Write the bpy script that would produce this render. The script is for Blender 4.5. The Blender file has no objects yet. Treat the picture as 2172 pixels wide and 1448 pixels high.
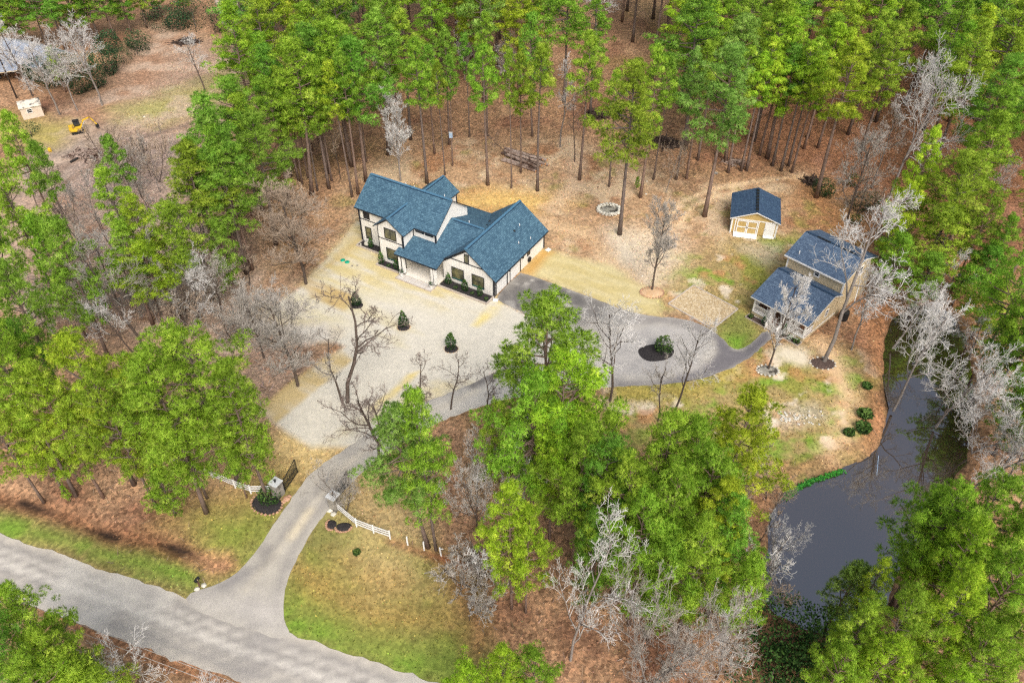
import bpy, bmesh, math, random
import numpy as np
from mathutils import Vector, Matrix

# ------------------------------------------------------------------ camera, sky, sun, exposure
scene = bpy.context.scene
PITCH = 41.3                 # degrees the drone camera looks down
CAM_H = 68.0                 # flying height in metres
F_PX, IW, IH = 1689.0, 2172.0, 1448.0
cam_d = bpy.data.cameras.new('camera')
cam_d.sensor_width = 36.0
cam_d.lens = F_PX / IW * 36.0
cam_d.clip_start = 0.5
cam_d.clip_end = 6000.0
cam = bpy.data.objects.new('camera', cam_d)
scene.collection.objects.link(cam)
cam.location = (0, 0, CAM_H)
cam.rotation_euler = (math.radians(90 - PITCH), 0, 0)
scene.camera = cam

SUN_EL, SUN_AZ = 48.0, 163.0          # azimuth clockwise from +Y: behind the camera, a little to its right
world = bpy.data.worlds.new('World')
scene.world = world
world.use_nodes = True
wn = world.node_tree
wn.nodes.clear()
w_out = wn.nodes.new('ShaderNodeOutputWorld')
w_bg = wn.nodes.new('ShaderNodeBackground')
w_sky = wn.nodes.new('ShaderNodeTexSky')
w_sky.sky_type = 'NISHITA'
w_sky.sun_disc = False
w_sky.sun_elevation = math.radians(SUN_EL)
w_sky.sun_rotation = math.radians(SUN_AZ)
w_sky.air_density = 1.0
w_sky.dust_density = 6.0
w_sky.ozone_density = 1.0
w_hs = wn.nodes.new('ShaderNodeHueSaturation')   # a thin overcast: the blue of the sky is greyed everywhere alike
w_hs.inputs['Saturation'].default_value = 0.7
wn.links.new(w_sky.outputs[0], w_hs.inputs['Color'])
wn.links.new(w_hs.outputs[0], w_bg.inputs['Color'])
w_bg.inputs['Strength'].default_value = 0.15
wn.links.new(w_bg.outputs[0], w_out.inputs['Surface'])

sun_d = bpy.data.lights.new('sun', 'SUN')
sun_d.energy = 1.15
sun_d.angle = math.radians(30)
sun_d.color = (1.0, 0.965, 0.91)
sun = bpy.data.objects.new('sun', sun_d)
scene.collection.objects.link(sun)
_e, _a = math.radians(SUN_EL), math.radians(SUN_AZ)
sun_dir = Vector((math.sin(_a) * math.cos(_e), math.cos(_a) * math.cos(_e), math.sin(_e)))
sun.rotation_euler = sun_dir.to_track_quat('Z', 'Y').to_euler()
sun.location = sun_dir * 200

scene.view_settings.view_transform = 'Standard'
scene.view_settings.look = 'None'
scene.view_settings.gamma = 1.0
scene.view_settings.use_curve_mapping = False
scene.view_settings.exposure = 0.36
scene.cycles.use_denoising = False        # keep the fine grain of twigs and needles
scene.cycles.pixel_filter_type = 'BLACKMAN_HARRIS'
scene.cycles.use_adaptive_sampling = False
scene.cycles.filter_width = 1.3
scene.cycles.sample_clamp_indirect = 4.0
scene.cycles.max_bounces = 5
scene.cycles.diffuse_bounces = 2
scene.cycles.glossy_bounces = 2
scene.cycles.transmission_bounces = 2
scene.cycles.transparent_max_bounces = 4

# ------------------------------------------------------------------ helpers
COL = scene.collection
_t = math.radians(PITCH)
_FW = np.array([0, math.cos(_t), -math.sin(_t)])
_UP = np.array([0, math.sin(_t), math.cos(_t)])


def G(px, py, z=0.0):
    """survey: the ground point (height z) seen at a photograph pixel"""
    d = _FW * F_PX + np.array([1.0, 0, 0]) * (px - IW / 2) + _UP * (IH / 2 - py)
    k = (z - CAM_H) / d[2]
    return (d[0] * k, d[1] * k, z)


def height_at(px, py, top_y):
    """height of an upright thing standing at pixel (px,py) whose top shows at row top_y"""
    x, y, _ = G(px, py)
    s = (IH / 2 - top_y) / F_PX            # tan of the view angle above the axis
    # (y*sin + (z-H)*cos) / (y*cos - (z-H)*sin) = s
    st, ct = math.sin(_t), math.cos(_t)
    w = y * (s * ct - st) / (ct + s * st)
    return w + CAM_H


def S(r, g, b, k=1.0):
    def f(c):
        c = c / 255.0
        return (c / 12.92 if c <= 0.04045 else ((c + 0.055) / 1.055) ** 2.4) * k
    return (f(r), f(g), f(b), 1.0)


def tag(o, label=None, cat=None, group=None, kind=None):
    if label: o['label'] = label
    if cat: o['category'] = cat
    if group: o['group'] = group
    if kind: o['kind'] = kind
    return o


def empty(name, loc=(0, 0, 0), rz=0.0, label=None, cat=None, group=None):
    o = bpy.data.objects.new(name, None)
    COL.objects.link(o)
    o.location = loc
    o.rotation_euler = (0, 0, rz)
    return tag(o, label, cat, group)


def link_mesh(name, me, mats=(), parent=None):
    for m in (mats if isinstance(mats, (list, tuple)) else [mats]):
        me.materials.append(m)
    o = bpy.data.objects.new(name, me)
    COL.objects.link(o)
    if parent is not None:
        o.parent = parent
    return o


def inst(o, parent=None, name=None):
    c = o.copy()
    COL.objects.link(c)
    c.parent = parent
    if name: c.name = name
    return c


class MB:
    """collects faces, then builds ONE mesh object"""
    def __init__(s):
        s.v = []; s.f = []; s.mi = []; s.uv = {}
    def face(s, pts, mi=0, uv=None):
        i = len(s.v)
        s.v += [tuple(p) for p in pts]
        if uv is not None: s.uv[len(s.f)] = uv
        s.f.append(tuple(range(i, i + len(pts)))); s.mi.append(mi)
        return s
    def poly(s, verts, faces, mi=0):
        i = len(s.v)
        s.v += [tuple(p) for p in verts]
        for f in faces:
            s.f.append(tuple(i + k for k in f)); s.mi.append(mi)
        return s
    def box(s, a, b, mi=0):
        x0, y0, z0 = (min(a[i], b[i]) for i in range(3)); x1, y1, z1 = (max(a[i], b[i]) for i in range(3))
        return s.poly([(x0, y0, z0), (x1, y0, z0), (x1, y1, z0), (x0, y1, z0), (x0, y0, z1), (x1, y0, z1), (x1, y1, z1), (x0, y1, z1)],
                      [(0, 3, 2, 1), (4, 5, 6, 7), (0, 1, 5, 4), (1, 2, 6, 5), (2, 3, 7, 6), (3, 0, 4, 7)], mi)
    def bar(s, p, q, w, h, mi=0, up=(0, 0, 1)):
        """box from p to q, width w sideways, h along up"""
        p, q = Vector(p), Vector(q); d = (q - p).normalized(); u = Vector(up)
        r = d.cross(u)
        if r.length < 1e-4: r = d.cross(Vector((0, 1, 0)))
        r.normalize(); u = r.cross(d).normalized()
        r *= w / 2; u *= h / 2
        return s.poly([p - r - u, p + r - u, p + r + u, p - r + u, q - r - u, q + r - u, q + r + u, q - r + u],
                      [(0, 1, 2, 3), (7, 6, 5, 4), (0, 4, 5, 1), (1, 5, 6, 2), (2, 6, 7, 3), (3, 7, 4, 0)], mi)
    def prism(s, pts, z0, z1, mi=0, mside=None):
        n = len(pts)
        v = [(p[0], p[1], z0) for p in pts] + [(p[0], p[1], z1) for p in pts]
        s.poly(v, [tuple(range(n, 2 * n))], mi)
        k = mi if mside is None else mside
        s.poly(v, [(i, (i + 1) % n, n + (i + 1) % n, n + i) for i in range(n)] + [tuple(reversed(range(n)))], k)
        return s
    def tube(s, path, rad, n=6, mi=0, caps=True):
        path = [Vector(p) for p in path]
        if not isinstance(rad, (list, tuple)): rad = [rad] * len(path)
        i0 = len(s.v); m = len(path)
        for k, p in enumerate(path):
            d = (path[min(k + 1, m - 1)] - path[max(k - 1, 0)]).normalized()
            a = d.orthogonal().normalized() if abs(d.z) > .95 else d.cross(Vector((0, 0, 1))).normalized()
            if abs(d.z) > .95: a = (Vector((1, 0, 0)) - d * d.x).normalized()
            b = d.cross(a)
            for j in range(n):
                t = 2 * math.pi * j / n
                s.v.append(tuple(p + (a * math.cos(t) + b * math.sin(t)) * rad[k]))
        for k in range(m - 1):
            for j in range(n):
                s.f.append((i0 + k * n + j, i0 + k * n + (j + 1) % n, i0 + (k + 1) * n + (j + 1) % n, i0 + (k + 1) * n + j)); s.mi.append(mi)
        if caps:
            s.f.append(tuple(i0 + j for j in reversed(range(n)))); s.mi.append(mi)
            s.f.append(tuple(i0 + (m - 1) * n + j for j in range(n))); s.mi.append(mi)
        return s
    def lathe(s, prof, n=14, c=(0, 0, 0), mi=0):
        i0 = len(s.v); m = len(prof)
        for r, z in prof:
            for j in range(n):
                t = 2 * math.pi * j / n
                s.v.append((c[0] + r * math.cos(t), c[1] + r * math.sin(t), c[2] + z))
        for k in range(m - 1):
            for j in range(n):
                s.f.append((i0 + k * n + j, i0 + k * n + (j + 1) % n, i0 + (k + 1) * n + (j + 1) % n, i0 + (k + 1) * n + j)); s.mi.append(mi)
        s.f.append(tuple(i0 + j for j in reversed(range(n)))); s.mi.append(mi)
        s.f.append(tuple(i0 + (m - 1) * n + j for j in range(n))); s.mi.append(mi)
        return s
    def mesh(s, name, smooth=False):
        me = bpy.data.meshes.new(name)
        me.from_pydata(s.v, [], s.f)
        me.polygons.foreach_set('material_index', s.mi)
        if s.uv:
            uvl = me.uv_layers.new(name='UVMap')
            for fi, uv in s.uv.items():
                for li, t in zip(me.polygons[fi].loop_indices, uv):
                    uvl.data[li].uv = t
        if smooth: me.polygons.foreach_set('use_smooth', [True] * len(me.polygons))
        me.update()
        return me
    def build(s, name, mats, parent=None, smooth=False):
        return link_mesh(name, s.mesh(name, smooth), mats, parent)


# ------------------------------------------------------------------ materials
class NT:
    def __init__(s, name):
        s.m = bpy.data.materials.new(name); s.m.use_nodes = True
        s.t = s.m.node_tree; s.b = s.t.nodes['Principled BSDF']
        s.b.inputs['Specular IOR Level'].default_value = 0.25
    def n(s, typ, **kw):
        nd = s.t.nodes.new(typ)
        for k, v in kw.items():
            if k in nd.inputs: nd.inputs[k].default_value = v
            else: setattr(nd, k, v)
        return nd
    def l(s, a, b): s.t.links.new(a, b)
    def noise(s, scale, vec=None, detail=4.0, rough=.6):
        nd = s.n('ShaderNodeTexNoise'); nd.inputs['Scale'].default_value = scale
        nd.inputs['Detail'].default_value = detail; nd.inputs['Roughness'].default_value = rough
        if vec is not None: s.l(vec, nd.inputs['Vector'])
        return nd.outputs['Fac']
    def ramp(s, fac, stops):
        nd = s.n('ShaderNodeValToRGB'); e = nd.color_ramp.elements
        while len(e) < len(stops): e.new(.5)
        for el, (p, c) in zip(e, stops): el.position = p; el.color = c
        s.l(fac, nd.inputs[0]); return nd.outputs[0]
    def mix(s, fac, a, b, mode='MIX'):
        nd = s.n('ShaderNodeMix', data_type='RGBA', blend_type=mode)
        for i, x in ((0, fac), (6, a), (7, b)):
            if isinstance(x, (int, float)): nd.inputs[i].default_value = x
            elif isinstance(x, tuple): nd.inputs[i].default_value = x
            else: s.l(x, nd.inputs[i])
        return nd.outputs[2]
    def math(s, op, a, b=0.0):
        nd = s.n('ShaderNodeMath', operation=op)
        for i, x in ((0, a), (1, b)):
            if isinstance(x, (int, float)): nd.inputs[i].default_value = x
            else: s.l(x, nd.inputs[i])
        return nd.outputs[0]
    def obj(s): return s.n('ShaderNodeTexCoord').outputs['Object']
    def pos(s): return s.n('ShaderNodeNewGeometry').outputs['Position']
    def bump(s, h, strength=.5, dist=.05):
        nd = s.n('ShaderNodeBump'); nd.inputs['Strength'].default_value = strength; nd.inputs['Distance'].default_value = dist
        s.l(h, nd.inputs['Height']); s.l(nd.outputs[0], s.b.inputs['Normal'])
        return nd
    def color(s, c):
        if isinstance(c, tuple): s.b.inputs['Base Color'].default_value = c
        else: s.l(c, s.b.inputs['Base Color'])
    def rough(s, r): s.b.inputs['Roughness'].default_value = r


def mottled(name, c1, c2, scale=3.0, rough=.85, bump=0.0, c3=None, scale2=None, metal=0.0):
    k = NT(name); v = k.obj()
    col = k.ramp(k.noise(scale, v), [(.32, c1), (.68, c2)])
    if c3: col = k.mix(k.ramp(k.noise(scale2 or scale * .2, v, 3), [(.48, (0, 0, 0, 1)), (.62, (1, 1, 1, 1))]), col, c3)
    k.color(col); k.rough(rough); k.b.inputs['Metallic'].default_value = metal
    if bump: k.bump(k.noise(scale * 4, v), bump)
    return k.m


def shingles(name, base, light, dark, row=.24, wid=.55):
    k = NT(name)
    uv = k.n('ShaderNodeUVMap').outputs[0]
    br = k.n('ShaderNodeTexBrick'); br.offset = .37; br.offset_frequency = 2; br.squash = .8; br.squash_frequency = 3
    k.l(uv, br.inputs['Vector'])
    br.inputs['Scale'].default_value = 1.0
    br.inputs['Brick Width'].default_value = wid; br.inputs['Row Height'].default_value = row
    br.inputs['Mortar Size'].default_value = .022; br.inputs['Mortar Smooth'].default_value = .4; br.inputs['Bias'].default_value = -.1
    br.inputs['Color1'].default_value = light; br.inputs['Color2'].default_value = base; br.inputs['Mortar'].default_value = dark
    n1 = k.noise(3.2, uv, 5, .7)
    col = k.mix(k.ramp(n1, [(.42, (0, 0, 0, 1)), (.6, (.8, .8, .8, 1))]), br.outputs['Color'], base)
    n2 = k.noise(7.5, uv, 3, .8)
    col = k.mix(k.ramp(n2, [(.55, (0, 0, 0, 1)), (.68, (.75, .75, .75, 1))]), col, light)
    n3 = k.noise(5.5, uv, 3, .8)
    col = k.mix(k.ramp(n3, [(.32, (.8, .8, .8, 1)), (.45, (0, 0, 0, 1))]), col, dark)
    n4 = k.noise(.35, uv, 3, .6)
    col = k.mix(.5, col, k.ramp(n4, [(.3, (.75, .8, .85, 1)), (.7, (1.15, 1.15, 1.1, 1))]), 'MULTIPLY')
    k.color(col); k.rough(.9)
    k.bump(br.outputs['Fac'], .4, -.02)
    return k.m


M = {}
M['roof_teal'] = shingles('teal_shingles', S(62, 94, 116, .9), S(102, 138, 158, .95), S(32, 54, 74, .9))
M['roof_navy'] = shingles('navy_shingles', S(72, 90, 114, .9), S(108, 128, 150, .95), S(42, 56, 78, .9))
M['roof_slate'] = shingles('slate_shingles', S(54, 76, 104, .9), S(84, 110, 138, .9), S(30, 46, 68, .9), .22, .35)
M['white_wall'] = mottled('white_siding', S(232, 229, 222), S(240, 238, 232), .8, .7)
M['white_trim'] = mottled('white_trim', S(232, 230, 226), S(242, 241, 238), 2, .5)
M['dark_trim'] = mottled('dark_trim', S(38, 40, 46), S(52, 54, 60), 2, .45)
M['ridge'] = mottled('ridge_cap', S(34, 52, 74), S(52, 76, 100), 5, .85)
M['ridge_pale'] = mottled('ridge_cap_light', S(66, 106, 134), S(88, 130, 156), 4, .85)  # paler teal of the farmhouse ridge caps, close to the roof
M['cream'] = mottled('porch_cream', S(226, 220, 204), S(234, 230, 218), 1, .7)
M['concrete'] = mottled('pale_concrete', S(178, 166, 154), S(198, 188, 176), 2, .85, .1)
M['porch_floor'] = mottled('porch_floor', S(226, 220, 208), S(236, 232, 224), 1.5, .6)
M['paver'] = mottled('paver_grey', S(196, 192, 186), S(212, 208, 202), 3, .85)
M['mulch'] = mottled('black_mulch', S(36, 34, 36), S(66, 62, 62), 7, .95, .6)
M['brown_mulch'] = mottled('brown_mulch', S(70, 58, 54), S(104, 88, 80), 7, .95, .6)
M['tan_siding'] = mottled('tan_siding', S(196, 178, 144), S(208, 192, 160), .9, .75)
M['gold_siding'] = mottled('gold_siding', S(184, 158, 100), S(198, 172, 114), .9, .75)
M['brown_floor'] = mottled('brown_deck', S(96, 70, 54), S(118, 88, 70), 3, .8)
M['pvc'] = mottled('white_pipe', S(236, 236, 234), S(246, 246, 244), 2, .4)
M['steel_dark'] = mottled('dark_steel', S(28, 30, 32), S(44, 46, 48), 3, .5)
M['stone'] = mottled('grey_stone', S(132, 128, 120), S(176, 170, 160), 2.5, .9, .4, S(108, 104, 98), 1.2)
M['stone_tan'] = mottled('tan_stone', S(160, 118, 92), S(200, 164, 138), 2.5, .9, .3)
M['stone_cap'] = mottled('stone_cap', S(186, 190, 192), S(206, 208, 208), 2.5, .8)
M['wood_brown'] = mottled('weathered_brown_wood', S(92, 68, 56), S(124, 96, 82), 2, .9)
M['fence_white'] = mottled('white_vinyl', S(228, 228, 226), S(242, 242, 240), 1, .5)
M['log_bark'] = mottled('log_bark', S(132, 112, 100), S(186, 168, 156), 2.5, .95, .4, S(96, 76, 66), .8)
M['log_end'] = mottled('log_end', S(196, 140, 92), S(216, 166, 120), 6, .9)
M['brush'] = mottled('dark_brushwood', S(50, 40, 36), S(86, 72, 64), 4, .95)
M['rock_pale'] = mottled('pale_rock', S(190, 186, 172), S(222, 218, 206), 2, .9, .3)
M['ash'] = mottled('ash', S(120, 116, 106), S(190, 186, 172), 2.5, .95, .5, S(70, 66, 60), 1.5)
M['yellow_paint'] = mottled('yellow_paint', S(214, 172, 36), S(232, 196, 60), 1.5, .5, 0, S(150, 120, 60), 1.2)
M['black_rubber'] = mottled('black_rubber', S(30, 30, 30), S(56, 54, 52), 3, .85)
M['grey_pot'] = mottled('white_pot', S(214, 212, 208), S(230, 228, 224), 3, .6)
M['tan_metal'] = mottled('beige_metal', S(206, 190, 172), S(218, 204, 188), 1, .6)
M['streaked_roof'] = mottled('streaked_white_roof', S(226, 216, 196), S(238, 230, 214), 1, .7, 0, S(96, 88, 80), .9)
M['far_roof'] = mottled('blue_grey_roof', S(138, 146, 160), S(164, 172, 186), 1.2, .8)
M['tarmac_dust'] = mottled('dusty', S(150, 145, 138), S(180, 175, 168), 1, .9)
M['green_plastic'] = mottled('green_plastic', S(20, 150, 120), S(40, 170, 138), 2, .5)
M['blue_box'] = mottled('pale_blue_box', S(150, 176, 204), S(176, 198, 220), 2, .6)
M['pole'] = mottled('creosote_pole', S(44, 36, 32), S(66, 54, 48), 2, .9)
M['terracotta'] = mottled('tan_clay', S(196, 160, 120), S(214, 182, 146), 2, .8)
k = NT('window_glass')
k.color(k.ramp(k.noise(.9, k.obj(), 3), [(.3, S(46, 52, 50)), (.5, S(92, 92, 70)), (.7, S(136, 130, 92))])); k.rough(.06)  # olive mottling puts reflected surroundings into the glass colour
k.b.inputs['Specular IOR Level'].default_value = .8
M['glass'] = k.m
k = NT('dark_glass'); k.color(k.ramp(k.noise(2, k.obj(), 2), [(.3, S(26, 32, 38)), (.7, S(52, 60, 66))])); k.rough(.08); k.b.inputs['Specular IOR Level'].default_value = .8
M['dark_glass'] = k.m
k = NT('teal_reflection'); k.color(S(40, 110, 104)); k.rough(.3); M['teal'] = k.m  # teal reflection along the foot of the panes, painted as colour


def bark(name, c1, c2):
    k = NT(name); o = k.obj()
    mp = k.n('ShaderNodeMapping'); mp.inputs['Scale'].default_value = (6, 6, 1.2); k.l(o, mp.inputs[0])
    inf = k.n('ShaderNodeObjectInfo')
    col = k.ramp(k.noise(1.0, mp.outputs[0], 5, .7), [(.3, c1), (.7, c2)])
    hs = k.n('ShaderNodeHueSaturation'); k.l(col, hs.inputs['Color'])
    k.l(k.math('ADD', k.math('MULTIPLY', inf.outputs['Random'], .5), .78), hs.inputs['Value'])
    k.l(k.math('ADD', k.math('MULTIPLY', inf.outputs['Random'], .5), .75), hs.inputs['Saturation'])
    k.color(hs.outputs[0]); k.rough(.95)
    return k.m


M['pine_bark'] = bark('pine_bark', S(84, 72, 66), S(138, 120, 110))
M['grey_bark'] = bark('grey_bark', S(78, 68, 62), S(138, 126, 118))


def leafy(name, stops, var=.06, trans=.25, val=.3):
    """needles and leaves: colour from a per-clump attribute, tinted per tree"""
    k = NT(name)
    at = k.n('ShaderNodeAttribute', attribute_name='tone')
    inf = k.n('ShaderNodeObjectInfo')
    col = k.ramp(at.outputs['Fac'], stops)
    hs = k.n('ShaderNodeHueSaturation'); k.l(col, hs.inputs['Color'])
    k.l(k.math('ADD', k.math('MULTIPLY', inf.outputs['Random'], var), .5 - var * .5), hs.inputs['Hue'])
    r2 = k.math('FRACT', k.math('MULTIPLY', inf.outputs['Random'], 7.31))
    k.l(k.math('ADD', k.math('MULTIPLY', r2, val), 1 - val * .5), hs.inputs['Value'])
    tint = k.mix(1.0, hs.outputs[0], inf.outputs['Color'], 'MULTIPLY')
    k.color(tint); k.rough(.6)
    k.b.inputs['Specular IOR Level'].default_value = .2
    tr = k.n('ShaderNodeBsdfTranslucent'); k.l(tint, tr.inputs['Color'])
    mx = k.n('ShaderNodeMixShader'); mx.inputs[0].default_value = trans
    k.l(k.b.outputs[0], mx.inputs[1]); k.l(tr.outputs[0], mx.inputs[2])
    k.l(mx.outputs[0], k.t.nodes['Material Output'].inputs['Surface'])
    return k.m


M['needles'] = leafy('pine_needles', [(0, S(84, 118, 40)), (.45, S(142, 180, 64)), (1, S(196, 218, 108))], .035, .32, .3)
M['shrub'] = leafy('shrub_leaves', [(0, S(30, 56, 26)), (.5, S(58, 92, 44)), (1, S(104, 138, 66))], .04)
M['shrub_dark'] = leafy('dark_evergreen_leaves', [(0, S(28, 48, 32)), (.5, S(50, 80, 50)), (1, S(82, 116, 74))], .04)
M['algae'] = leafy('green_algae', [(0, S(36, 92, 34)), (.5, S(62, 136, 44)), (1, S(96, 168, 60))], .02, .1)


def twig(name, c1, c2, val=.25):
    """bark of limbs and twigs; the kind of tree sets its tint"""
    k = NT(name)
    inf = k.n('ShaderNodeObjectInfo')
    col = k.ramp(k.noise(1.5, k.obj(), 3), [(.3, c1), (.7, c2)])
    hs = k.n('ShaderNodeHueSaturation'); k.l(col, hs.inputs['Color'])
    k.l(k.math('ADD', k.math('MULTIPLY', inf.outputs['Random'], val), 1 - val * .5), hs.inputs['Value'])
    k.color(k.mix(1.0, hs.outputs[0], inf.outputs['Color'], 'MULTIPLY')); k.rough(.9)
    return k.m


M['twigs'] = twig('twigs', (.8, .8, .8, 1), (1, 1, 1, 1))
M['limbs'] = twig('limbs', (.6, .6, .6, 1), (1, 1, 1, 1))
TWIG = {'twig_white': S(212, 210, 206), 'twig_grey': S(172, 166, 157), 'twig_tan': S(176, 158, 139), 'twig_dark': S(134, 120, 112)}
LIMB = {'limb_white': S(150, 142, 136), 'limb_dark': S(104, 92, 84)}
NEEDLE = {'needles': (1.24, 1.2, .9, 1), 'needles_yellow': (1.6, 1.4, .8, 1), 'needles_deep': (.9, 1.04, .95, 1), 'needles_blue': (1.05, 1.12, 1.6, 1)}

# ------------------------------------------------------------------ ground
def _hash(ix, iy, seed):
    h = (ix.astype(np.int64) * 374761393 + iy.astype(np.int64) * 668265263 + seed * 974634777) & 0x7fffffff
    h = ((h ^ (h >> 13)) * 1274126177) & 0x7fffffff
    return ((h ^ (h >> 16)) & 0xffff) / 65535.0


def vnoise(x, y, seed=0):
    ix, iy = np.floor(x), np.floor(y)
    fx, fy = x - ix, y - iy
    fx = fx * fx * (3 - 2 * fx); fy = fy * fy * (3 - 2 * fy)
    a, b = _hash(ix, iy, seed), _hash(ix + 1, iy, seed)
    c, d = _hash(ix, iy + 1, seed), _hash(ix + 1, iy + 1, seed)
    return (a * (1 - fx) + b * fx) * (1 - fy) + (c * (1 - fx) + d * fx) * fy


def fbm(x, y, sc, seed=0, octv=4):
    s, a, t = 0, 1.0, 0
    for i in range(octv):
        s = s + a * vnoise(x / sc + 17.3 * i, y / sc - 9.1 * i, seed + i); t += a
        a *= .55; sc *= .5
    return s / t - .5


def poly_sd(x, y, poly):
    """signed distance, negative inside"""
    d = np.full(x.shape, 1e9); ins = np.zeros(x.shape, bool)
    n = len(poly)
    for i in range(n):
        ax, ay = poly[i][0], poly[i][1]; bx, by = poly[(i + 1) % n][0], poly[(i + 1) % n][1]
        ex, ey = bx - ax, by - ay
        t = np.clip(((x - ax) * ex + (y - ay) * ey) / (ex * ex + ey * ey + 1e-9), 0, 1)
        d = np.minimum(d, np.hypot(x - ax - ex * t, y - ay - ey * t))
        c = ((ay > y) != (by > y)) & (x < (bx - ax) * (y - ay) / (by - ay + 1e-12) + ax)
        ins ^= c
    return np.where(ins, -d, d)


def line_d(x, y, pts):
    d = np.full(x.shape, 1e9)
    for (ax, ay), (bx, by) in zip(pts[:-1], pts[1:]):
        ex, ey = bx - ax, by - ay
        t = np.clip(((x - ax) * ex + (y - ay) * ey) / (ex * ex + ey * ey + 1e-9), 0, 1)
        d = np.minimum(d, np.hypot(x - ax - ex * t, y - ay - ey * t))
    return d


def GP(pts, z=0.0): return [G(px, py, z)[:2] for px, py in pts]


def axis(segs):
    out = [segs[0][0]]
    for a, b, st in segs:
        n = max(1, int(round((b - a) / st)))
        out += list(np.linspace(a, b, n + 1)[1:])
    return np.array(out)


xs = axis([(-3000, -600, 400), (-600, -160, 40), (-160, -90, 2.0), (-90, -34, .6), (-34, 52, .3), (52, 100, .6), (100, 170, 2.0), (170, 600, 40), (600, 3000, 400)])
ys = axis([(-600, 0, 60), (0, 24, 2), (24, 112, .3), (112, 150, .5), (150, 235, 1.2), (235, 400, 15), (400, 4000, 300)])
XX, YY = np.meshgrid(xs, ys)
X, Y = XX.ravel(), YY.ravel()
WARP1, WARP2, WARP3 = fbm(X, Y, 14, 3), fbm(X, Y, 5, 11), fbm(X, Y, 1.6, 23)
SPK = fbm(X, Y, .9, 31, 2)

WATER_Z = -0.5
POND = [(1622, 1240), (1628, 1150), (1640, 1075), (1672, 1038), (1720, 1012), (1800, 985), (1850, 962), (1876, 925), (1886, 880), (1874, 820), (1876, 740),
        (1900, 672), (1950, 645), (2010, 655), (2045, 700), (2065, 770), (2065, 830), (2058, 900), (2050, 970), (2010, 1050), (1960, 1110), (1920, 1190), (1870, 1280), (1790, 1340), (1720, 1322), (1660, 1290)]
pond_w = GP(POND)
pond_sd = poly_sd(X, Y, pond_w) + WARP2 * 1.6 + WARP3 * .6
DITCH = GP([(-60, 1040), (40, 1062), (120, 1088), (230, 1130), (330, 1140), (420, 1175), (470, 1190)])
ditch_d = line_d(X, Y, DITCH)
Z = np.zeros_like(X)
Z -= 2.0 * np.clip((1.6 - pond_sd) / 5.0, 0, 1) ** 1.1
Z -= .35 * np.exp(-(ditch_d / 1.1) ** 2)
rough_mask = np.clip((pond_sd - 2) / 3, 0, 1)

C = np.zeros((len(X), 4))


def lin(c): return np.array(S(*c)[:3])


def paint(mask, col, litter=None):
    m = np.clip(mask, 0, 1)[:, None]
    C[:, :3] = C[:, :3] * (1 - m) + lin(col) * m
    if litter is not None:
        C[:, 3] = C[:, 3] * (1 - m[:, 0]) + litter * m[:, 0]


def zone(pts, col, soft=3.0, amp=4.0, litter=None, k=1.0, fine=1.0):
    sd = poly_sd(X, Y, GP(pts)) + WARP1 * amp * 1.5 + WARP2 * amp + WARP3 * amp * .5 * fine
    paint(k * np.clip(.5 - sd / (2 * soft), 0, 1), col, litter)


def stroke(pts, col, w=1.2, soft=.8, amp=1.2, k=1.0, litter=None):
    d = line_d(X, Y, GP(pts)) + WARP2 * amp + WARP3 * amp
    paint(k * np.clip((w + soft - d) / (2 * soft), 0, 1), col, litter)


def blotch(col, sc, seed, lo, hi, k=1.0, within=None, soft=3.0, litter=None):
    m = np.clip((fbm(X, Y, sc, seed) - lo) / (hi - lo), 0, 1) * k
    if within is not None:
        sd = poly_sd(X, Y, GP(within)) + WARP2 * 2
        m = m * np.clip(.5 - sd / (2 * soft), 0, 1)
    paint(m, col, litter)


paint(np.ones(len(X)), (150, 119, 92), 1.0)
blotch((174, 142, 112), 9, 41, .0, .22, .8)
blotch((122, 88, 70), 7, 47, .02, .25, .8)
blotch((150, 126, 84), 12, 53, .1, .3, .6)
# the deep forest at the right is redder
zone([(1500, 330), (1700, 370), (1900, 520), (1960, 640), (2200, 640), (2300, 300), (2200, -50), (1500, 60)], (146, 106, 80), 8, 4, 1)
blotch((168, 126, 102), 5, 61, .05, .2, .7, [(1500, 330), (1700, 370), (1900, 520), (1960, 640), (2200, 640), (2300, 300), (2200, -50), (1500, 60)])
# brushy ground left of the house
zone([(-60, 400), (120, 330), (360, 380), (470, 520), (600, 640), (600, 800), (560, 900), (420, 760), (200, 700), (-60, 640)], (172, 150, 132), 6, 5, .7)
blotch((192, 174, 158), 4, 67, .05, .2, .8, [(60, 420), (360, 400), (600, 640), (600, 800), (420, 760), (100, 600)], litter=.5)
blotch((152, 112, 84), 6, 71, .05, .2, .8, [(60, 420), (360, 400), (600, 640), (600, 800), (420, 760), (100, 600)])
# upper left clearing
CLEAR = [(60, 380), (60, 290), (150, 235), (230, 190), (330, 60), (430, 80), (540, 120), (580, 210), (470, 300), (400, 420), (230, 380)]
zone(CLEAR, (166, 142, 122), 5, 3, .6)
zone([(150, 250), (250, 180), (330, 90), (370, 80), (340, 170), (260, 230), (170, 290)], (156, 124, 100), 4, 3, .9)
zone([(250, 225), (330, 200), (420, 175), (480, 150), (500, 190), (420, 235), (350, 265), (270, 260)], (164, 158, 104), 4, 3, .5)
blotch((136, 160, 74), 5, 73, .02, .2, .8, [(250, 225), (330, 200), (420, 175), (470, 190), (350, 265), (270, 260)], 4)
zone([(70, 400), (80, 320), (160, 290), (260, 270), (360, 300), (350, 400)], (156, 142, 128), 4, 3, .6)
zone([(-40, 240), (60, 250), (160, 270), (120, 310), (30, 310), (-40, 300)], (164, 152, 92), 3, 3, .5)
blotch((190, 170, 150), 5, 79, .04, .2, .7, CLEAR, litter=.4)
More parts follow.
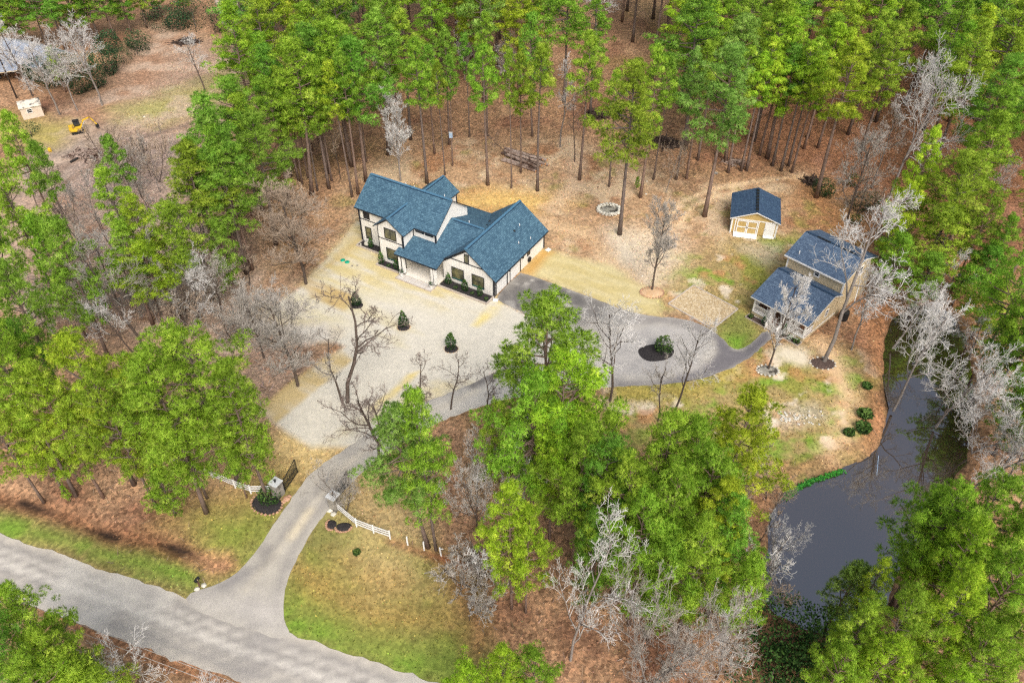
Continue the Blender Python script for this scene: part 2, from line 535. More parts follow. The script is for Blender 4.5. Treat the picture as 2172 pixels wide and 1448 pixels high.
zone([(240, 300), (360, 290), (390, 360), (350, 430), (240, 400), (150, 400), (150, 350)], (168, 150, 138), 3, 3, .8)
stroke([(60, 400), (160, 340), (270, 300), (420, 260)], (142, 124, 110), .8, .6)
stroke([(90, 420), (180, 360), (300, 318), (430, 290)], (142, 124, 110), .6, .6)
# yard behind the house
YARD = [(690, 470), (770, 360), (860, 330), (960, 290), (1100, 310), (1200, 300), (1300, 330), (1440, 385), (1560, 380), (1700, 372), (1800, 440), (1760, 500), (1680, 520), (1520, 560), (1450, 640), (1150, 580), (980, 440)]
zone(YARD, (176, 146, 114), 5, 4, .7)
blotch((200, 178, 148), 4, 83, .03, .18, .8, YARD, litter=.3)
blotch((150, 108, 78), 5, 89, .06, .2, .75, YARD, litter=.8)
blotch((142, 134, 80), 4, 97, .12, .25, .7, YARD)
zone([(955, 425), (1040, 405), (1150, 408), (1200, 425), (1120, 450), (990, 445)], (208, 176, 112), 3, 2, .4)
zone([(1290, 500), (1340, 480), (1430, 500), (1470, 580), (1390, 640), (1290, 580)], (220, 204, 178), 3, 3, .3, .8)
zone([(1300, 480), (1350, 540), (1330, 560), (1300, 560)], (224, 212, 190), 2, 2, .2, .7)
stroke([(1150, 470), (1240, 500), (1330, 590), (1390, 640)], (206, 178, 142), 1.5, 1.2, 2, .8, .3)
stroke([(1210, 300), (1225, 350), (1215, 400), (1170, 440)], (206, 180, 150), 1.5, 1.2, 2, .8, .3)
stroke([(1420, 470), (1440, 430), (1500, 405), (1600, 385), (1700, 375)], (222, 196, 160), .5, .6, .8, .9, .3)
stroke([(1440, 480), (1465, 440), (1520, 415), (1560, 408)], (222, 196, 160), .5, .6, .8, .9, .3)
zone([(1670, 380), (1750, 390), (1880, 520), (1830, 560), (1720, 480)], (176, 132, 92), 3, 3, .8)
blotch((150, 146, 78), 3, 101, .02, .2, .7, [(1640, 420), (1760, 420), (1880, 520), (1830, 560), (1680, 500)])
# right hand lawn round the cottage
RLAWN = [(1390, 650), (1460, 560), (1560, 510), (1690, 515), (1660, 600), (1590, 650), (1600, 720), (1660, 745), (1790, 745), (1880, 800), (1880, 900), (1860, 940), (1780, 990), (1690, 1020), (1600, 1010), (1450, 960), (1305, 905), (1290, 830), (1480, 812), (1560, 770), (1630, 715), (1560, 655), (1480, 606)]
zone(RLAWN, (166, 148, 100), 3, 3, .5)
blotch((140, 146, 66), 5, 103, .0, .16, .85, RLAWN, litter=.5)
blotch((120, 156, 52), 3.5, 107, .1, .2, .8, RLAWN, litter=.5)
blotch((226, 212, 190), 3, 109, .12, .2, .9, RLAWN, litter=.2)
blotch((186, 138, 98), 4, 113, .13, .23, .7, RLAWN)
zone([(1525, 690), (1575, 665), (1610, 705), (1572, 742), (1545, 728)], (138, 150, 74), 1.5, 2, .4, .8)
zone([(1545, 715), (1580, 715), (1572, 742), (1555, 738)], (122, 158, 58), 1, 1, .4)
zone([(1636, 748), (1660, 735), (1710, 745), (1720, 768), (1690, 772), (1650, 762)], (218, 208, 186), .9, 1.6, .1, .9)
zone([(1590, 530), (1650, 525), (1650, 555), (1620, 560)], (206, 194, 172), 1.2, 3, .2, .5)
stroke([(1740, 730), (1780, 790), (1800, 850), (1795, 920), (1760, 960)], (222, 190, 150), 1.3, 1, 2, .8, .2)
zone([(1650, 878), (1680, 866), (1730, 862), (1745, 882), (1700, 905), (1662, 908)], (188, 180, 158), 1.0, 1.6, .6, .7)
zone([(1840, 700), (1880, 640), (1900, 800), (1890, 920), (1850, 960), (1830, 900), (1860, 800)], (176, 128, 94), 2, 2, .9)
zone([(1300, 820), (1480, 812), (1560, 772), (1570, 790), (1480, 840), (1310, 850)], (166, 152, 82), 1.5, 1.5, .5)
# ground in front: verges and lawns
zone([(330, 1120), (440, 1010), (600, 930), (690, 960), (700, 1000), (600, 1100), (520, 1200), (420, 1180)], (152, 134, 84), 3, 3, .6)
zone([(-80, 1090), (0, 1085), (150, 1120), (260, 1160), (420, 1195), (520, 1180), (560, 1130), (580, 1135), (510, 1210), (410, 1252), (300, 1225), (150, 1180), (-80, 1110)], (116, 142, 58), 1.6, 1.5, .5)
blotch((114, 150, 54), 3, 127, -.02, .12, .9, [(-80, 1080), (150, 1125), (260, 1165), (430, 1215), (400, 1250), (-80, 1120)], 1.2)
zone([(420, 1095), (560, 1080), (620, 1040), (560, 1140), (500, 1200), (430, 1170)], (130, 138, 66), 2, 2, .5)
stroke([(-60, 1045), (40, 1066), (130, 1092), (240, 1134), (330, 1146), (420, 1180), (480, 1196)], (134, 98, 72), 1.0, .7, 1.0, .85, 1)
for a, b in (((40, 1062), (110, 1085)), ((185, 1118), (245, 1138)), ((345, 1150), (425, 1178))):
    stroke([a, b], (44, 38, 36), .35, .35, .8, .95, .6)
zone([(410, 1180), (480, 1175), (500, 1205), (440, 1225)], (184, 142, 108), 1.2, 1, .9)
FL = [(640, 1135), (690, 1040), (720, 1030), (770, 1110), (860, 1150), (1010, 1200), (1040, 1390), (980, 1470), (800, 1420), (600, 1345), (590, 1260)]
zone(FL, (132, 130, 76), 1.5, 1.5, .5)
blotch((124, 142, 62), 5, 131, .0, .18, .7, FL, 1.5, .5)
zone([(780, 1150), (860, 1160), (880, 1240), (790, 1270), (740, 1210)], (176, 156, 108), 3, 3, .5, .9)
zone([(640, 1210), (760, 1270), (860, 1290), (960, 1300), (980, 1340), (800, 1340), (640, 1260)], (160, 132, 78), 3, 4, .6, .85)
zone([(595, 1250), (640, 1290), (760, 1345), (900, 1370), (1030, 1400), (1000, 1470), (850, 1430), (700, 1375), (606, 1338)], (126, 146, 64), 2.2, 1.5, .45)
blotch((116, 150, 54), 3, 137, -.04, .12, .9, [(590, 1250), (640, 1300), (760, 1355), (900, 1390), (880, 1440), (700, 1375), (606, 1338)], 1.2)
zone([(930, 1165), (1010, 1190), (1050, 1330), (1010, 1390), (960, 1280)], (150, 112, 82), 2, 2, .9)
stroke([(828, 1146), (900, 1172), (1011, 1206)], (132, 86, 62), .5, .4, .4, .9, 1)
zone([(700, 1000), (780, 970), (860, 1020), (900, 1130), (830, 1130), (740, 1080)], (178, 158, 112), 3, 3, .5)
zone([(560, 905), (640, 900), (720, 950), (680, 985), (620, 1000), (560, 970)], (212, 188, 132), 2.5, 3, .4)
stroke([(330, 1010), (420, 1000), (500, 1010)], (196, 162, 128), 1.5, 2, 3, .6)
zone([(-80, 1290), (90, 1290), (300, 1378), (520, 1460), (520, 1600), (-80, 1600)], (148, 120, 92), 1.5, 1.5, .9)
stroke([(100, 1300), (300, 1385), (520, 1468)], (148, 110, 82), .5, .3, .4, .9, .9)
# dormant sod in front of the house
HOUSE_AZ = math.radians(-31)
US = X * math.cos(HOUSE_AZ) + Y * math.sin(HOUSE_AZ); VS = -X * math.sin(HOUSE_AZ) + Y * math.cos(HOUSE_AZ)
STRK = fbm(US * .22, VS, 1.1, 151, 3)
STRK2 = fbm(US, VS * .25, 1.3, 157, 3)
LAWN = [(757, 470), (700, 540), (640, 606), (560, 662), (600, 700), (690, 720), (730, 735), (640, 800), (556, 874), (584, 902), (660, 948), (760, 945), (870, 868), (1005, 816), (1084, 772), (1136, 720), (1122, 668), (1055, 637), (1000, 560), (850, 480)]


def sod(pts, col, soft=.45, amp=.5, k=1.0, streak=.0, s=STRK):
    sd = poly_sd(X, Y, GP(pts)) + WARP3 * amp + WARP2 * amp
    paint(k * np.clip(.5 - sd / (2 * soft), 0, 1) * np.clip(1 - streak + streak * (.5 + s * 4), 0, 1), col, .12)


sod(LAWN, (208, 203, 188))
sod([(757, 470), (700, 540), (640, 606), (560, 662), (620, 694), (720, 700), (800, 650), (900, 640), (1040, 660), (1060, 640), (850, 480)], (206, 197, 160), 3.0, 3, .7, .6)
sod([(757, 478), (700, 545), (662, 590), (720, 606), (800, 610), (860, 610), (920, 640), (1035, 660), (1060, 640), (850, 480)], (200, 184, 128), 1.6, 1.5, .75, .9)
sod([(757, 478), (640, 606), (660, 592), (720, 560), (775, 520)], (188, 164, 110), 1.2, 1.0, .7, .5, STRK2)
sod([(638, 601), (660, 592), (743, 623), (750, 642), (729, 659), (660, 630)], (188, 162, 108), .35, .3, .9, .3)
sod([(730, 655), (752, 645), (800, 662), (860, 690), (880, 712), (850, 730), (800, 700)], (204, 192, 144), 1.4, 1.6, .7, .7)
sod([(553, 866), (600, 822), (680, 762), (722, 740), (748, 764), (640, 852), (585, 900)], (194, 172, 120), .3, .3, .9, .4)
sod([(787, 862), (867, 795), (889, 787), (845, 835), (793, 872)], (218, 198, 126), .35, .4, .9, .4)
sod([(787, 866), (870, 868), (1000, 815), (930, 815), (860, 838), (800, 880)], (214, 196, 136), .9, 1.2, .8, .6)
sod([(1000, 690), (1035, 650), (1072, 637), (1046, 668), (1014, 694)], (222, 204, 134), .5, .5, .9, .4)
sod([(700, 950), (770, 905), (850, 868), (820, 850), (740, 900), (660, 945)], (208, 198, 162), .8, 1, .7, .5)
sod([(560, 640), (640, 690), (720, 700), (700, 725), (600, 720), (540, 690)], (190, 172, 140), 1.5, 2, .6)
sod([(590, 700), (690, 690), (700, 715), (640, 730)], (214, 210, 200), .8, 1.2, .8)
sod([(1104, 578), (1150, 528), (1300, 566), (1395, 625), (1402, 672), (1330, 662), (1240, 628)], (204, 192, 146), .7, 1.0, .95, .0)
sod([(1104, 578), (1150, 528), (1300, 566), (1395, 625), (1402, 672), (1330, 662), (1240, 628)], (186, 170, 112), .7, 1.0, .6, 1.0)
sod([(1100, 580), (1150, 528), (1172, 536), (1128, 584)], (194, 152, 84), .8, .6, .85)
# pond bed and margins
paint(np.clip((.8 - pond_sd) / 1.2, 0, 1), (104, 84, 62), .8)
paint(np.clip((-.4 - pond_sd) / 1.0, 0, 1), (60, 52, 40), .3)
paint(np.clip((1 - np.abs(pond_sd - 1.6) / 1.2), 0, 1) * .5, (150, 112, 78), .9)
C[:, :3] *= (1 + SPK * (.06 + .32 * C[:, 3]))[:, None]
C = np.clip(C, 0, 1)
nx, ny = len(xs), len(ys)
idx = np.arange(nx * ny).reshape(ny, nx)
F = np.stack([idx[:-1, :-1], idx[:-1, 1:], idx[1:, 1:], idx[1:, :-1]], -1).reshape(-1, 4)
me = bpy.data.meshes.new('ground')
me.vertices.add(len(X)); me.vertices.foreach_set('co', np.stack([X, Y, Z], 1).ravel())
me.loops.add(F.size); me.loops.foreach_set('vertex_index', F.ravel())
me.polygons.add(len(F)); me.polygons.foreach_set('loop_start', np.arange(len(F)) * 4)
me.polygons.foreach_set('use_smooth', np.ones(len(F), bool))
ca = me.color_attributes.new('soil', 'FLOAT_COLOR', 'POINT')
ca.data.foreach_set('color', C.ravel().astype(np.float32))
me.update(); me.validate()
k = NT('ground')
at = k.n('ShaderNodeAttribute', attribute_name='soil')
p = k.pos()
col = at.outputs['Color']; lit = at.outputs['Alpha']
n_f = k.noise(2.6, p, 6, .75)
n_m = k.noise(.8, p, 5, .7)
vor = k.n('ShaderNodeTexVoronoi'); vor.inputs['Scale'].default_value = 3.2; k.l(p, vor.inputs['Vector'])
vcol = k.ramp(vor.outputs['Color'], [(.1, (.42, .38, .36, 1)), (.5, (1, 1, 1, 1)), (.9, (1.75, 1.6, 1.5, 1))])
c1 = k.mix(k.math('MULTIPLY', lit, .75), col, k.mix(1.0, col, vcol, 'MULTIPLY'))
c2 = k.mix(k.math('ADD', k.math('MULTIPLY', lit, .58), .03), c1, k.mix(1.0, c1, k.ramp(n_f, [(.3, (.35, .33, .32, 1)), (.5, (1, 1, 1, 1)), (.7, (1.8, 1.75, 1.7, 1))]), 'MULTIPLY'))
c3 = k.mix(k.math('ADD', k.math('MULTIPLY', lit, .42), .03), c2, k.mix(1.0, c2, k.ramp(n_m, [(.3, (.5, .5, .5, 1)), (.5, (1, 1, 1, 1)), (.7, (1.4, 1.4, 1.4, 1))]), 'MULTIPLY'))
k.color(c3); k.rough(.95); k.b.inputs['Specular IOR Level'].default_value = .1
bp = k.bump(n_f, .6, .12)
k.l(k.math('ADD', k.math('MULTIPLY', lit, .55), .02), bp.inputs['Strength'])
tag(link_mesh('ground', me, k.m), kind='structure')

# ------------------------------------------------------------------ water
wd = NT('pond_water')
wp = wd.pos()
wd.color(wd.ramp(wd.noise(.05, wp, 3), [(.35, S(54, 42, 32)), (.65, S(60, 50, 42))]))
wd.rough(.012); wd.b.inputs['IOR'].default_value = 2.2; wd.b.inputs['Specular IOR Level'].default_value = 1.0
wd.bump(wd.noise(.9, wp, 3), .03, .03)
cx, cy = np.mean([q[0] for q in pond_w]), np.mean([q[1] for q in pond_w])
wpoly = []
for q in pond_w:
    d = math.hypot(q[0] - cx, q[1] - cy)
    wpoly.append((cx + (q[0] - cx) * (1 + 1.7 / d), cy + (q[1] - cy) * (1 + 1.7 / d)))
b = MB(); b.face([(q[0], q[1], WATER_Z) for q in reversed(wpoly)])
o = b.build('pond_water', wd.m); tag(o, kind='structure')
for poly in o.data.polygons:
    if poly.normal.z < 0: poly.flip()

# ------------------------------------------------------------------ road, driveway, paths (sheets a little above the ground)
from mathutils.geometry import delaunay_2d_cdt


def worn(name, grain=.22):
    """asphalt: wear colours come with the surface, grain and cracks from noise"""
    k = NT(name); p = k.pos()
    at = k.n('ShaderNodeAttribute', attribute_name='soil')
    c = at.outputs['Color']
    c = k.mix(grain, c, k.mix(1.0, c, k.ramp(k.noise(5, p, 5, .8), [(.3, (.5, .5, .5, 1)), (.5, (1, 1, 1, 1)), (.7, (1.45, 1.45, 1.42, 1))]), 'MULTIPLY'))
    c = k.mix(.4, c, k.mix(1.0, c, k.ramp(k.noise(.6, p, 5, .7), [(.3, (.7, .7, .71, 1)), (.7, (1.25, 1.24, 1.2, 1))]), 'MULTIPLY'))
    wp_ = k.n('ShaderNodeVectorMath', operation='ADD'); nz = k.n('ShaderNodeTexNoise'); nz.inputs['Scale'].default_value = .8; k.l(p, nz.inputs['Vector'])
    sc_ = k.n('ShaderNodeVectorMath', operation='SCALE'); sc_.inputs['Scale'].default_value = 1.6; k.l(nz.outputs['Color'], sc_.inputs[0])
    k.l(p, wp_.inputs[0]); k.l(sc_.outputs[0], wp_.inputs[1])
    v = k.n('ShaderNodeTexVoronoi', feature='DISTANCE_TO_EDGE'); v.inputs['Scale'].default_value = .16; k.l(wp_.outputs[0], v.inputs['Vector'])
    crack = k.ramp(v.outputs['Distance'], [(.0, (1, 1, 1, 1)), (.012, (0, 0, 0, 1))])
    gate_ = k.ramp(k.noise(.12, p, 2), [(.55, (0, 0, 0, 1)), (.65, (.3, .3, .3, 1))])
    c = k.mix(k.mix(1.0, crack, gate_, 'MULTIPLY'), c, S(92, 86, 80))
    k.color(c); k.rough(.9); k.bump(k.noise(9, p, 3), .1, .02)
    return k.m


def smooth_poly(pts, it=2):
    for _ in range(it):
        n = len(pts); out = []
        for i in range(n):
            a, b_ = np.array(pts[i]), np.array(pts[(i + 1) % n])
            out += [tuple(a * .75 + b_ * .25), tuple(a * .25 + b_ * .75)]
        pts = out
    return pts


def ragged(pts, step=.7, amp=.12, seed=1):
    rnd = random.Random(seed); out = []
    n = len(pts)
    for i in range(n):
        a, b_ = np.array(pts[i]), np.array(pts[(i + 1) % n]); L = np.linalg.norm(b_ - a); m = max(1, int(L / step))
        nr = np.array([-(b_ - a)[1], (b_ - a)[0]]) / (L + 1e-9)
        for j in range(m): out.append(tuple(a + (b_ - a) * j / m + nr * rnd.gauss(0, amp)))
    return out


def sheet(name, pts, z, m, thick=.05, paint_fn=None, step=.55):
    P2 = np.array(pts)
    base = [Vector((float(q[0]), float(q[1]))) for q in pts]
    nb = len(base)
    if paint_fn is not None:
        gx, gy = np.meshgrid(np.arange(P2[:, 0].min(), P2[:, 0].max(), step), np.arange(P2[:, 1].min(), P2[:, 1].max(), step))
        gx, gy = gx.ravel(), gy.ravel()
        ok = (poly_sd(gx, gy, pts) < -.3) & (gy > 10)
        rr_ = np.random.default_rng(3)
        inner = [Vector((float(a + rr_.uniform(-.1, .1)), float(b_ + rr_.uniform(-.1, .1)))) for a, b_ in zip(gx[ok], gy[ok])]
    else: inner = []
    vs, _, fs, *_r = delaunay_2d_cdt(base + inner, [(i, (i + 1) % nb) for i in range(nb)], [list(range(nb))], 1, 1e-5)
    vx = np.array([(q[0], q[1]) for q in vs])
    me = bpy.data.meshes.new(name)
    n = len(vs)
    faces = [tuple(f) for f in fs]
    top = [(q[0], q[1], z) for q in vs]
    side_v = [(q[0], q[1], z) for q in pts] + [(q[0], q[1], z - thick) for q in pts]
    side_f = [(n + i, n + nb + i, n + nb + (i + 1) % nb, n + (i + 1) % nb) for i in range(nb)]
    me.from_pydata(top + side_v, [], faces + side_f)
    me.update()
    for pl in me.polygons[:len(faces)] if False else []: pass
    if faces and me.polygons[0].normal.z < 0: me.flip_normals()
    if paint_fn is not None:
        allx = np.concatenate([vx[:, 0], P2[:, 0], P2[:, 0]]); ally = np.concatenate([vx[:, 1], P2[:, 1], P2[:, 1]])
        col = np.clip(paint_fn(allx, ally), 0, 1)
        ca = me.color_attributes.new('soil', 'FLOAT_COLOR', 'POINT')
        ca.data.foreach_set('color', np.concatenate([col, np.ones((len(col), 1))], 1).ravel().astype(np.float32))
    return tag(link_mesh(name, me, m), kind='structure')


class Coat:
    """paints wear colours on scattered surface points"""
    def __init__(s, x, y, col):
        s.x, s.y = x, y; s.c = np.tile(lin(col), (len(x), 1)); s.w2, s.w3 = fbm(x, y, 5, 211), fbm(x, y, 1.4, 223)
    def mixin(s, m, col):
        m = np.clip(m, 0, 1)[:, None]; s.c = s.c * (1 - m) + lin(col) * m; return s
    def zone(s, pts, col, soft=.8, amp=1.0, k=1.0):
        sd = poly_sd(s.x, s.y, GP(pts)) + s.w2 * amp + s.w3 * amp
        return s.mixin(k * np.clip(.5 - sd / (2 * soft), 0, 1), col)
    def stroke(s, pts, col, w=.4, soft=.4, amp=.5, k=1.0):
        d = line_d(s.x, s.y, GP(pts)) + s.w3 * amp
        return s.mixin(k * np.clip((w + soft - d) / (2 * soft), 0, 1), col)
    def blotch(s, col, sc, seed, lo, hi, k=1.0):
        return s.mixin(k * np.clip((fbm(s.x, s.y, sc, seed) - lo) / (hi - lo), 0, 1), col)


ra, rb_ = np.array(G(0, 1132)[:2]), np.array(G(930, 1450)[:2])
la, lb_ = np.array(G(100, 1292)[:2]), np.array(G(500, 1450)[:2])
rd = (rb_ - ra) / np.linalg.norm(rb_ - ra)
rn = np.array([-rd[1], rd[0]])
RW = (abs((la - ra) @ rn) + abs((lb_ - ra) @ rn)) / 2
random.seed(5)
edge_u = [ra + rd * t + rn * (random.gauss(0, .09)) for t in np.arange(-80, 90, .8)]
edge_l = [ra + rd * t - rn * (RW + random.gauss(0, .1)) for t in np.arange(-80, 90, .8)]


def road_paint(x, y):
    c = Coat(x, y, (184, 178, 169))
    s_ = (x - ra[0]) * rd[0] + (y - ra[1]) * rd[1]; t_ = -((x - ra[0]) * rn[0] + (y - ra[1]) * rn[1]) / RW
    wob = fbm(s_ * .15, t_ * 3, 1.0, 301, 3)
    for tc, col, wd_, k_ in ((.18, (150, 146, 142), .08, .85), (.38, (150, 146, 142), .08, .85), (.62, (153, 149, 145), .08, .8), (.82, (153, 149, 145), .08, .8), (.5, (206, 201, 193), .08, .8), (.02, (196, 188, 176), .05, .7), (.98, (196, 188, 176), .05, .7), (.28, (200, 195, 188), .05, .5)):
        c.mixin(k_ * np.clip(1.3 - np.abs(t_ - tc + wob * .12) / wd_, 0, 1), col)
    c.blotch((204, 200, 192), 7, 303, .03, .2, .6).blotch((152, 148, 145), 6, 307, .1, .25, .6)
    return c.c


sheet('road', [tuple(q) for q in edge_u + edge_l[::-1]], .034, worn('road_asphalt'), paint_fn=road_paint)

DRIVE = [(392, 1262), (440, 1248), (478, 1232), (512, 1208), (548, 1162), (590, 1100), (630, 1040), (672, 992), (735, 950), (800, 908), (870, 866), (950, 834), (1005, 813), (1084, 771), (1136, 720), (1122, 668), (1062, 641), (1052, 632),
         (1068, 613), (1102, 579), (1112, 580), (1160, 597), (1240, 626), (1330, 661), (1390, 672), (1442, 674), (1492, 690), (1530, 714), (1552, 740), (1572, 743), (1598, 724), (1623, 700), (1642, 712), (1612, 738), (1590, 760),
         (1545, 784), (1484, 806), (1400, 816), (1310, 820), (1190, 828), (1090, 842), (1000, 868), (900, 908), (825, 960), (770, 1000), (728, 1042), (700, 1078), (668, 1116), (640, 1165), (615, 1215), (600, 1262), (602, 1310), (622, 1364), (500, 1326), (408, 1292)]


def drive_paint(x, y):
    c = Coat(x, y, (176, 171, 162))
    c.blotch((190, 184, 172), 5, 311, .0, .2, .7).blotch((150, 146, 142), 4, 313, .05, .22, .7)
    # the sealed band round the turning circle and the path to the cottage
    c.zone([(1480, 684), (1530, 712), (1556, 742), (1574, 743), (1600, 722), (1625, 698), (1645, 712), (1612, 740), (1590, 762), (1545, 786), (1484, 808), (1400, 818), (1430, 800), (1490, 780), (1520, 750), (1516, 718)], (116, 113, 116), .4, .3)
    c.stroke([(1300, 815), (1400, 812), (1480, 803)], (124, 121, 122), .5, .5, .5, .8)
    c.zone([(1300, 690), (1480, 690), (1510, 730), (1480, 780), (1380, 806), (1290, 800), (1280, 740)], (174, 171, 168), 1.0, 1.2, .8)
    c.stroke([(1310, 680), (1400, 676), (1470, 688), (1510, 716)], (140, 136, 134), .9, .5, .8, .8)
    c.zone([(1140, 715), (1086, 778), (1010, 822), (872, 872), (770, 942), (800, 965), (900, 908), (1010, 868), (1180, 832), (1290, 822), (1290, 720)], (200, 195, 184), .8, .9, .9)
    c.stroke([(1002, 817), (1050, 797), (1092, 770), (1130, 730)], (118, 114, 110), .5, .35, .4, .85)
    # stained apron by the garage
    c.zone([(1040, 640), (1102, 575), (1170, 595), (1290, 640), (1330, 665), (1250, 690), (1170, 690), (1120, 668)], (118, 115, 112), 1.2, 1.5, .95)
    ap = Coat(x, y, (200, 195, 186))
    m = np.clip(.5 - (poly_sd(x, y, GP([(1040, 640), (1102, 575), (1290, 640), (1330, 665), (1250, 690), (1170, 690)]))) / 2, 0, 1)
    c.mixin(m * np.clip((fbm(x, y, 1.6, 317) - .08) / .12, 0, 1) * .8, (196, 192, 184))
    c.mixin(m * np.clip((fbm(x, y, 2.2, 319) - .08) / .14, 0, 1) * .7, (92, 90, 90))
    # worn pale crown and darker wheel tracks on the way in
    c.stroke([(1010, 830), (900, 880), (800, 935), (720, 1000), (670, 1060), (620, 1130), (560, 1200), (520, 1250)], (198, 190, 174), .35, .4, .8, .8)
    c.stroke([(655, 1085), (640, 1110), (620, 1135)], (212, 200, 174), .5, .4, 1.0, .9)
    c.stroke([(700, 1012), (640, 1080), (590, 1150), (540, 1205), (470, 1245)], (146, 142, 138), .45, .4, .8, .7)
    c.stroke([(735, 1010), (690, 1065), (650, 1120), (615, 1180), (590, 1240), (580, 1300)], (150, 146, 142), .45, .4, .8, .7)
    c.zone([(440, 1246), (500, 1212), (530, 1230), (480, 1262), (430, 1268)], (136, 133, 134), 1.2, 1.2, .8)
    c.zone([(392, 1266), (520, 1262), (600, 1270), (612, 1350), (480, 1310)], (186, 181, 175), 1.2, 1.0, .9)
    c.stroke([(560, 1165), (575, 1180), (560, 1200)], (126, 122, 120), .5, .6, 1, .6)
    return c.c


DW = smooth_poly(GP(DRIVE), 1)
drv = sheet('driveway', ragged(DW, .6, .05, 8), .040, worn('driveway_asphalt', .3), paint_fn=drive_paint, step=.45)

# gravel pad with pale timber edging
PADW = [np.array(G(*q)[:2]) for q in ((1471, 606), (1565, 656), (1512, 698))]
PADW.append(PADW[0] + PADW[2] - PADW[1])
gk = NT('pale_gravel'); gp = gk.pos()
gv = gk.n('ShaderNodeTexVoronoi'); gv.inputs['Scale'].default_value = 5.5; gk.l(gp, gv.inputs['Vector'])
gk.color(gk.mix(.5, gk.ramp(gv.outputs['Color'], [(.1, S(140, 112, 74)), (.5, S(196, 174, 134)), (.9, S(232, 220, 196))]), gk.ramp(gk.noise(3, gp, 4, .8), [(.3, S(164, 138, 96)), (.7, S(220, 204, 172))])))
gk.bump(gv.outputs['Distance'], .6, .05); gk.rough(.95)
pad = sheet('gravel_pad', [tuple(q) for q in PADW], .052, gk.m)
for i in range(4):
    a, c_ = PADW[i], PADW[(i + 1) % 4]
    MB().bar((*a, .06), (*c_, .06), .16, .16).build('edging_board', M['concrete'], pad)

# ------------------------------------------------------------------ loose leaf litter and grass blades: grain of the ground itself
def grains(name, n, size, keep, seed, up, tall, label, cat, jit, aspect=.28, fixed=None):
    rng = np.random.default_rng(seed)
    gx, gy = rng.uniform(-75, 70, n * 3), rng.uniform(26, 175, n * 3)
    ix = np.clip(np.searchsorted(xs, gx), 0, nx - 1); iy = np.clip(np.searchsorted(ys, gy), 0, ny - 1)
    vi = idx[iy, ix]
    ok = keep(C[vi], Z[vi], gx, gy) & (np.abs(gx) < 12 + gy * .62)
    gx, gy, vi = gx[ok][:n], gy[ok][:n], vi[ok][:n]; n = len(gx)
    base = C[vi][:, :3] if fixed is None else np.tile(lin(fixed), (n, 1)); v = rng.lognormal(0, jit, (n, 1))
    hue = 1 + rng.normal(size=(n, 3)) * .08
    col = np.clip(base * v * hue, 0, 1)
    a = rng.uniform(0, 6.283, n); L = size * rng.uniform(.6, 1.5, n)
    if tall:       # upright blade clump: two crossed triangles
        d = np.stack([np.cos(a), np.sin(a), np.zeros(n)], 1) * (L * .5)[:, None]
        p = np.stack([gx, gy, Z[vi]], 1); t = p + np.stack([rng.normal(size=n) * .05, rng.normal(size=n) * .05, L * 1.1], 1)
        e = np.stack([-np.sin(a), np.cos(a), np.zeros(n)], 1) * (L * .5)[:, None]
        vv = np.stack([p - d, p + d, t, p - e, p + e, t], 1).reshape(-1, 3); k_ = 6
        F_ = np.arange(n * 6).reshape(-1, 3)
    else:
        d = np.stack([np.cos(a), np.sin(a), rng.normal(size=n) * .25], 1) * (L * .5)[:, None]
        e = np.stack([-np.sin(a), np.cos(a), rng.normal(size=n) * .25], 1) * (L * aspect if aspect > .1 else np.full(n, .022))[:, None]
        p = np.stack([gx, gy, Z[vi] + .02 + L * .1], 1)
        vv = np.stack([p - d, p - e, p + d, p + e], 1).reshape(-1, 3); k_ = 4
        F_ = np.arange(n * 4).reshape(-1, 4)
    me = bpy.data.meshes.new(name)
    me.vertices.add(len(vv)); me.vertices.foreach_set('co', vv.ravel())
    me.loops.add(F_.size); me.loops.foreach_set('vertex_index', F_.ravel())
    me.polygons.add(len(F_)); me.polygons.foreach_set('loop_start', np.arange(len(F_)) * F_.shape[1])
    ca = me.color_attributes.new('soil', 'FLOAT_COLOR', 'POINT')
    cc = np.concatenate([np.repeat(col, k_, 0), np.ones((len(vv), 1))], 1)
    ca.data.foreach_set('color', cc.ravel().astype(np.float32)); me.update()
    k = NT(name); at = k.n('ShaderNodeAttribute', attribute_name='soil'); k.color(at.outputs['Color']); k.rough(.9)
    tag(link_mesh(name, me, k.m), label, cat, kind='stuff')


OFF = [DW, [tuple(q) for q in edge_u[::6]] + [tuple(q) for q in edge_l[::-6]], [tuple(q) for q in PADW]]


def off_paving(x, y):
    m = np.ones(len(x), bool)
    for q in OFF: m &= poly_sd(x, y, q) > .15
    return m


grains('leaf_litter', 60000, .17, lambda c, z, x, y: (c[:, 3] > .55) & (z > -.45) & off_paving(x, y), 401, 0, False, 'brown fallen leaves scattered over the forest floor and yard', 'leaf litter', .42)
grains('dry_grass', 42000, .13, lambda c, z, x, y: (c[:, 3] > .3) & (c[:, 3] < .62) & (z > -.3) & off_paving(x, y), 402, 1, True, 'short dry grass tufts on the lawns and verges', 'grass', .32)
TW = [GP(q) for q in ([(40, 420), (200, 400), (350, 420), (480, 520), (600, 660), (560, 860), (300, 740), (60, 640)], [(150, 340), (260, 290), (370, 290), (390, 380), (350, 430), (160, 400)])]


def in_brush(c, z, x, y):
    m = np.zeros(len(x), bool)
    for q in TW: m |= poly_sd(x, y, q) + fbm(x, y, 6, 411) * 8 < 0
    return m & (c[:, 3] > .3) & off_paving(x, y)


grains('fallen_branches', 7000, 1.3, in_brush, 403, 0, False, 'grey fallen branches littering the brush left of the house', 'branches', .3, .02, (182, 172, 162))
grains('fallen_twigs', 5000, .9, lambda c, z, x, y: (c[:, 3] > .6) & (z > -.3) & off_paving(x, y), 404, 0, False, 'thin fallen twigs strewn over the forest floor', 'twigs', .45, .02, (142, 122, 106))

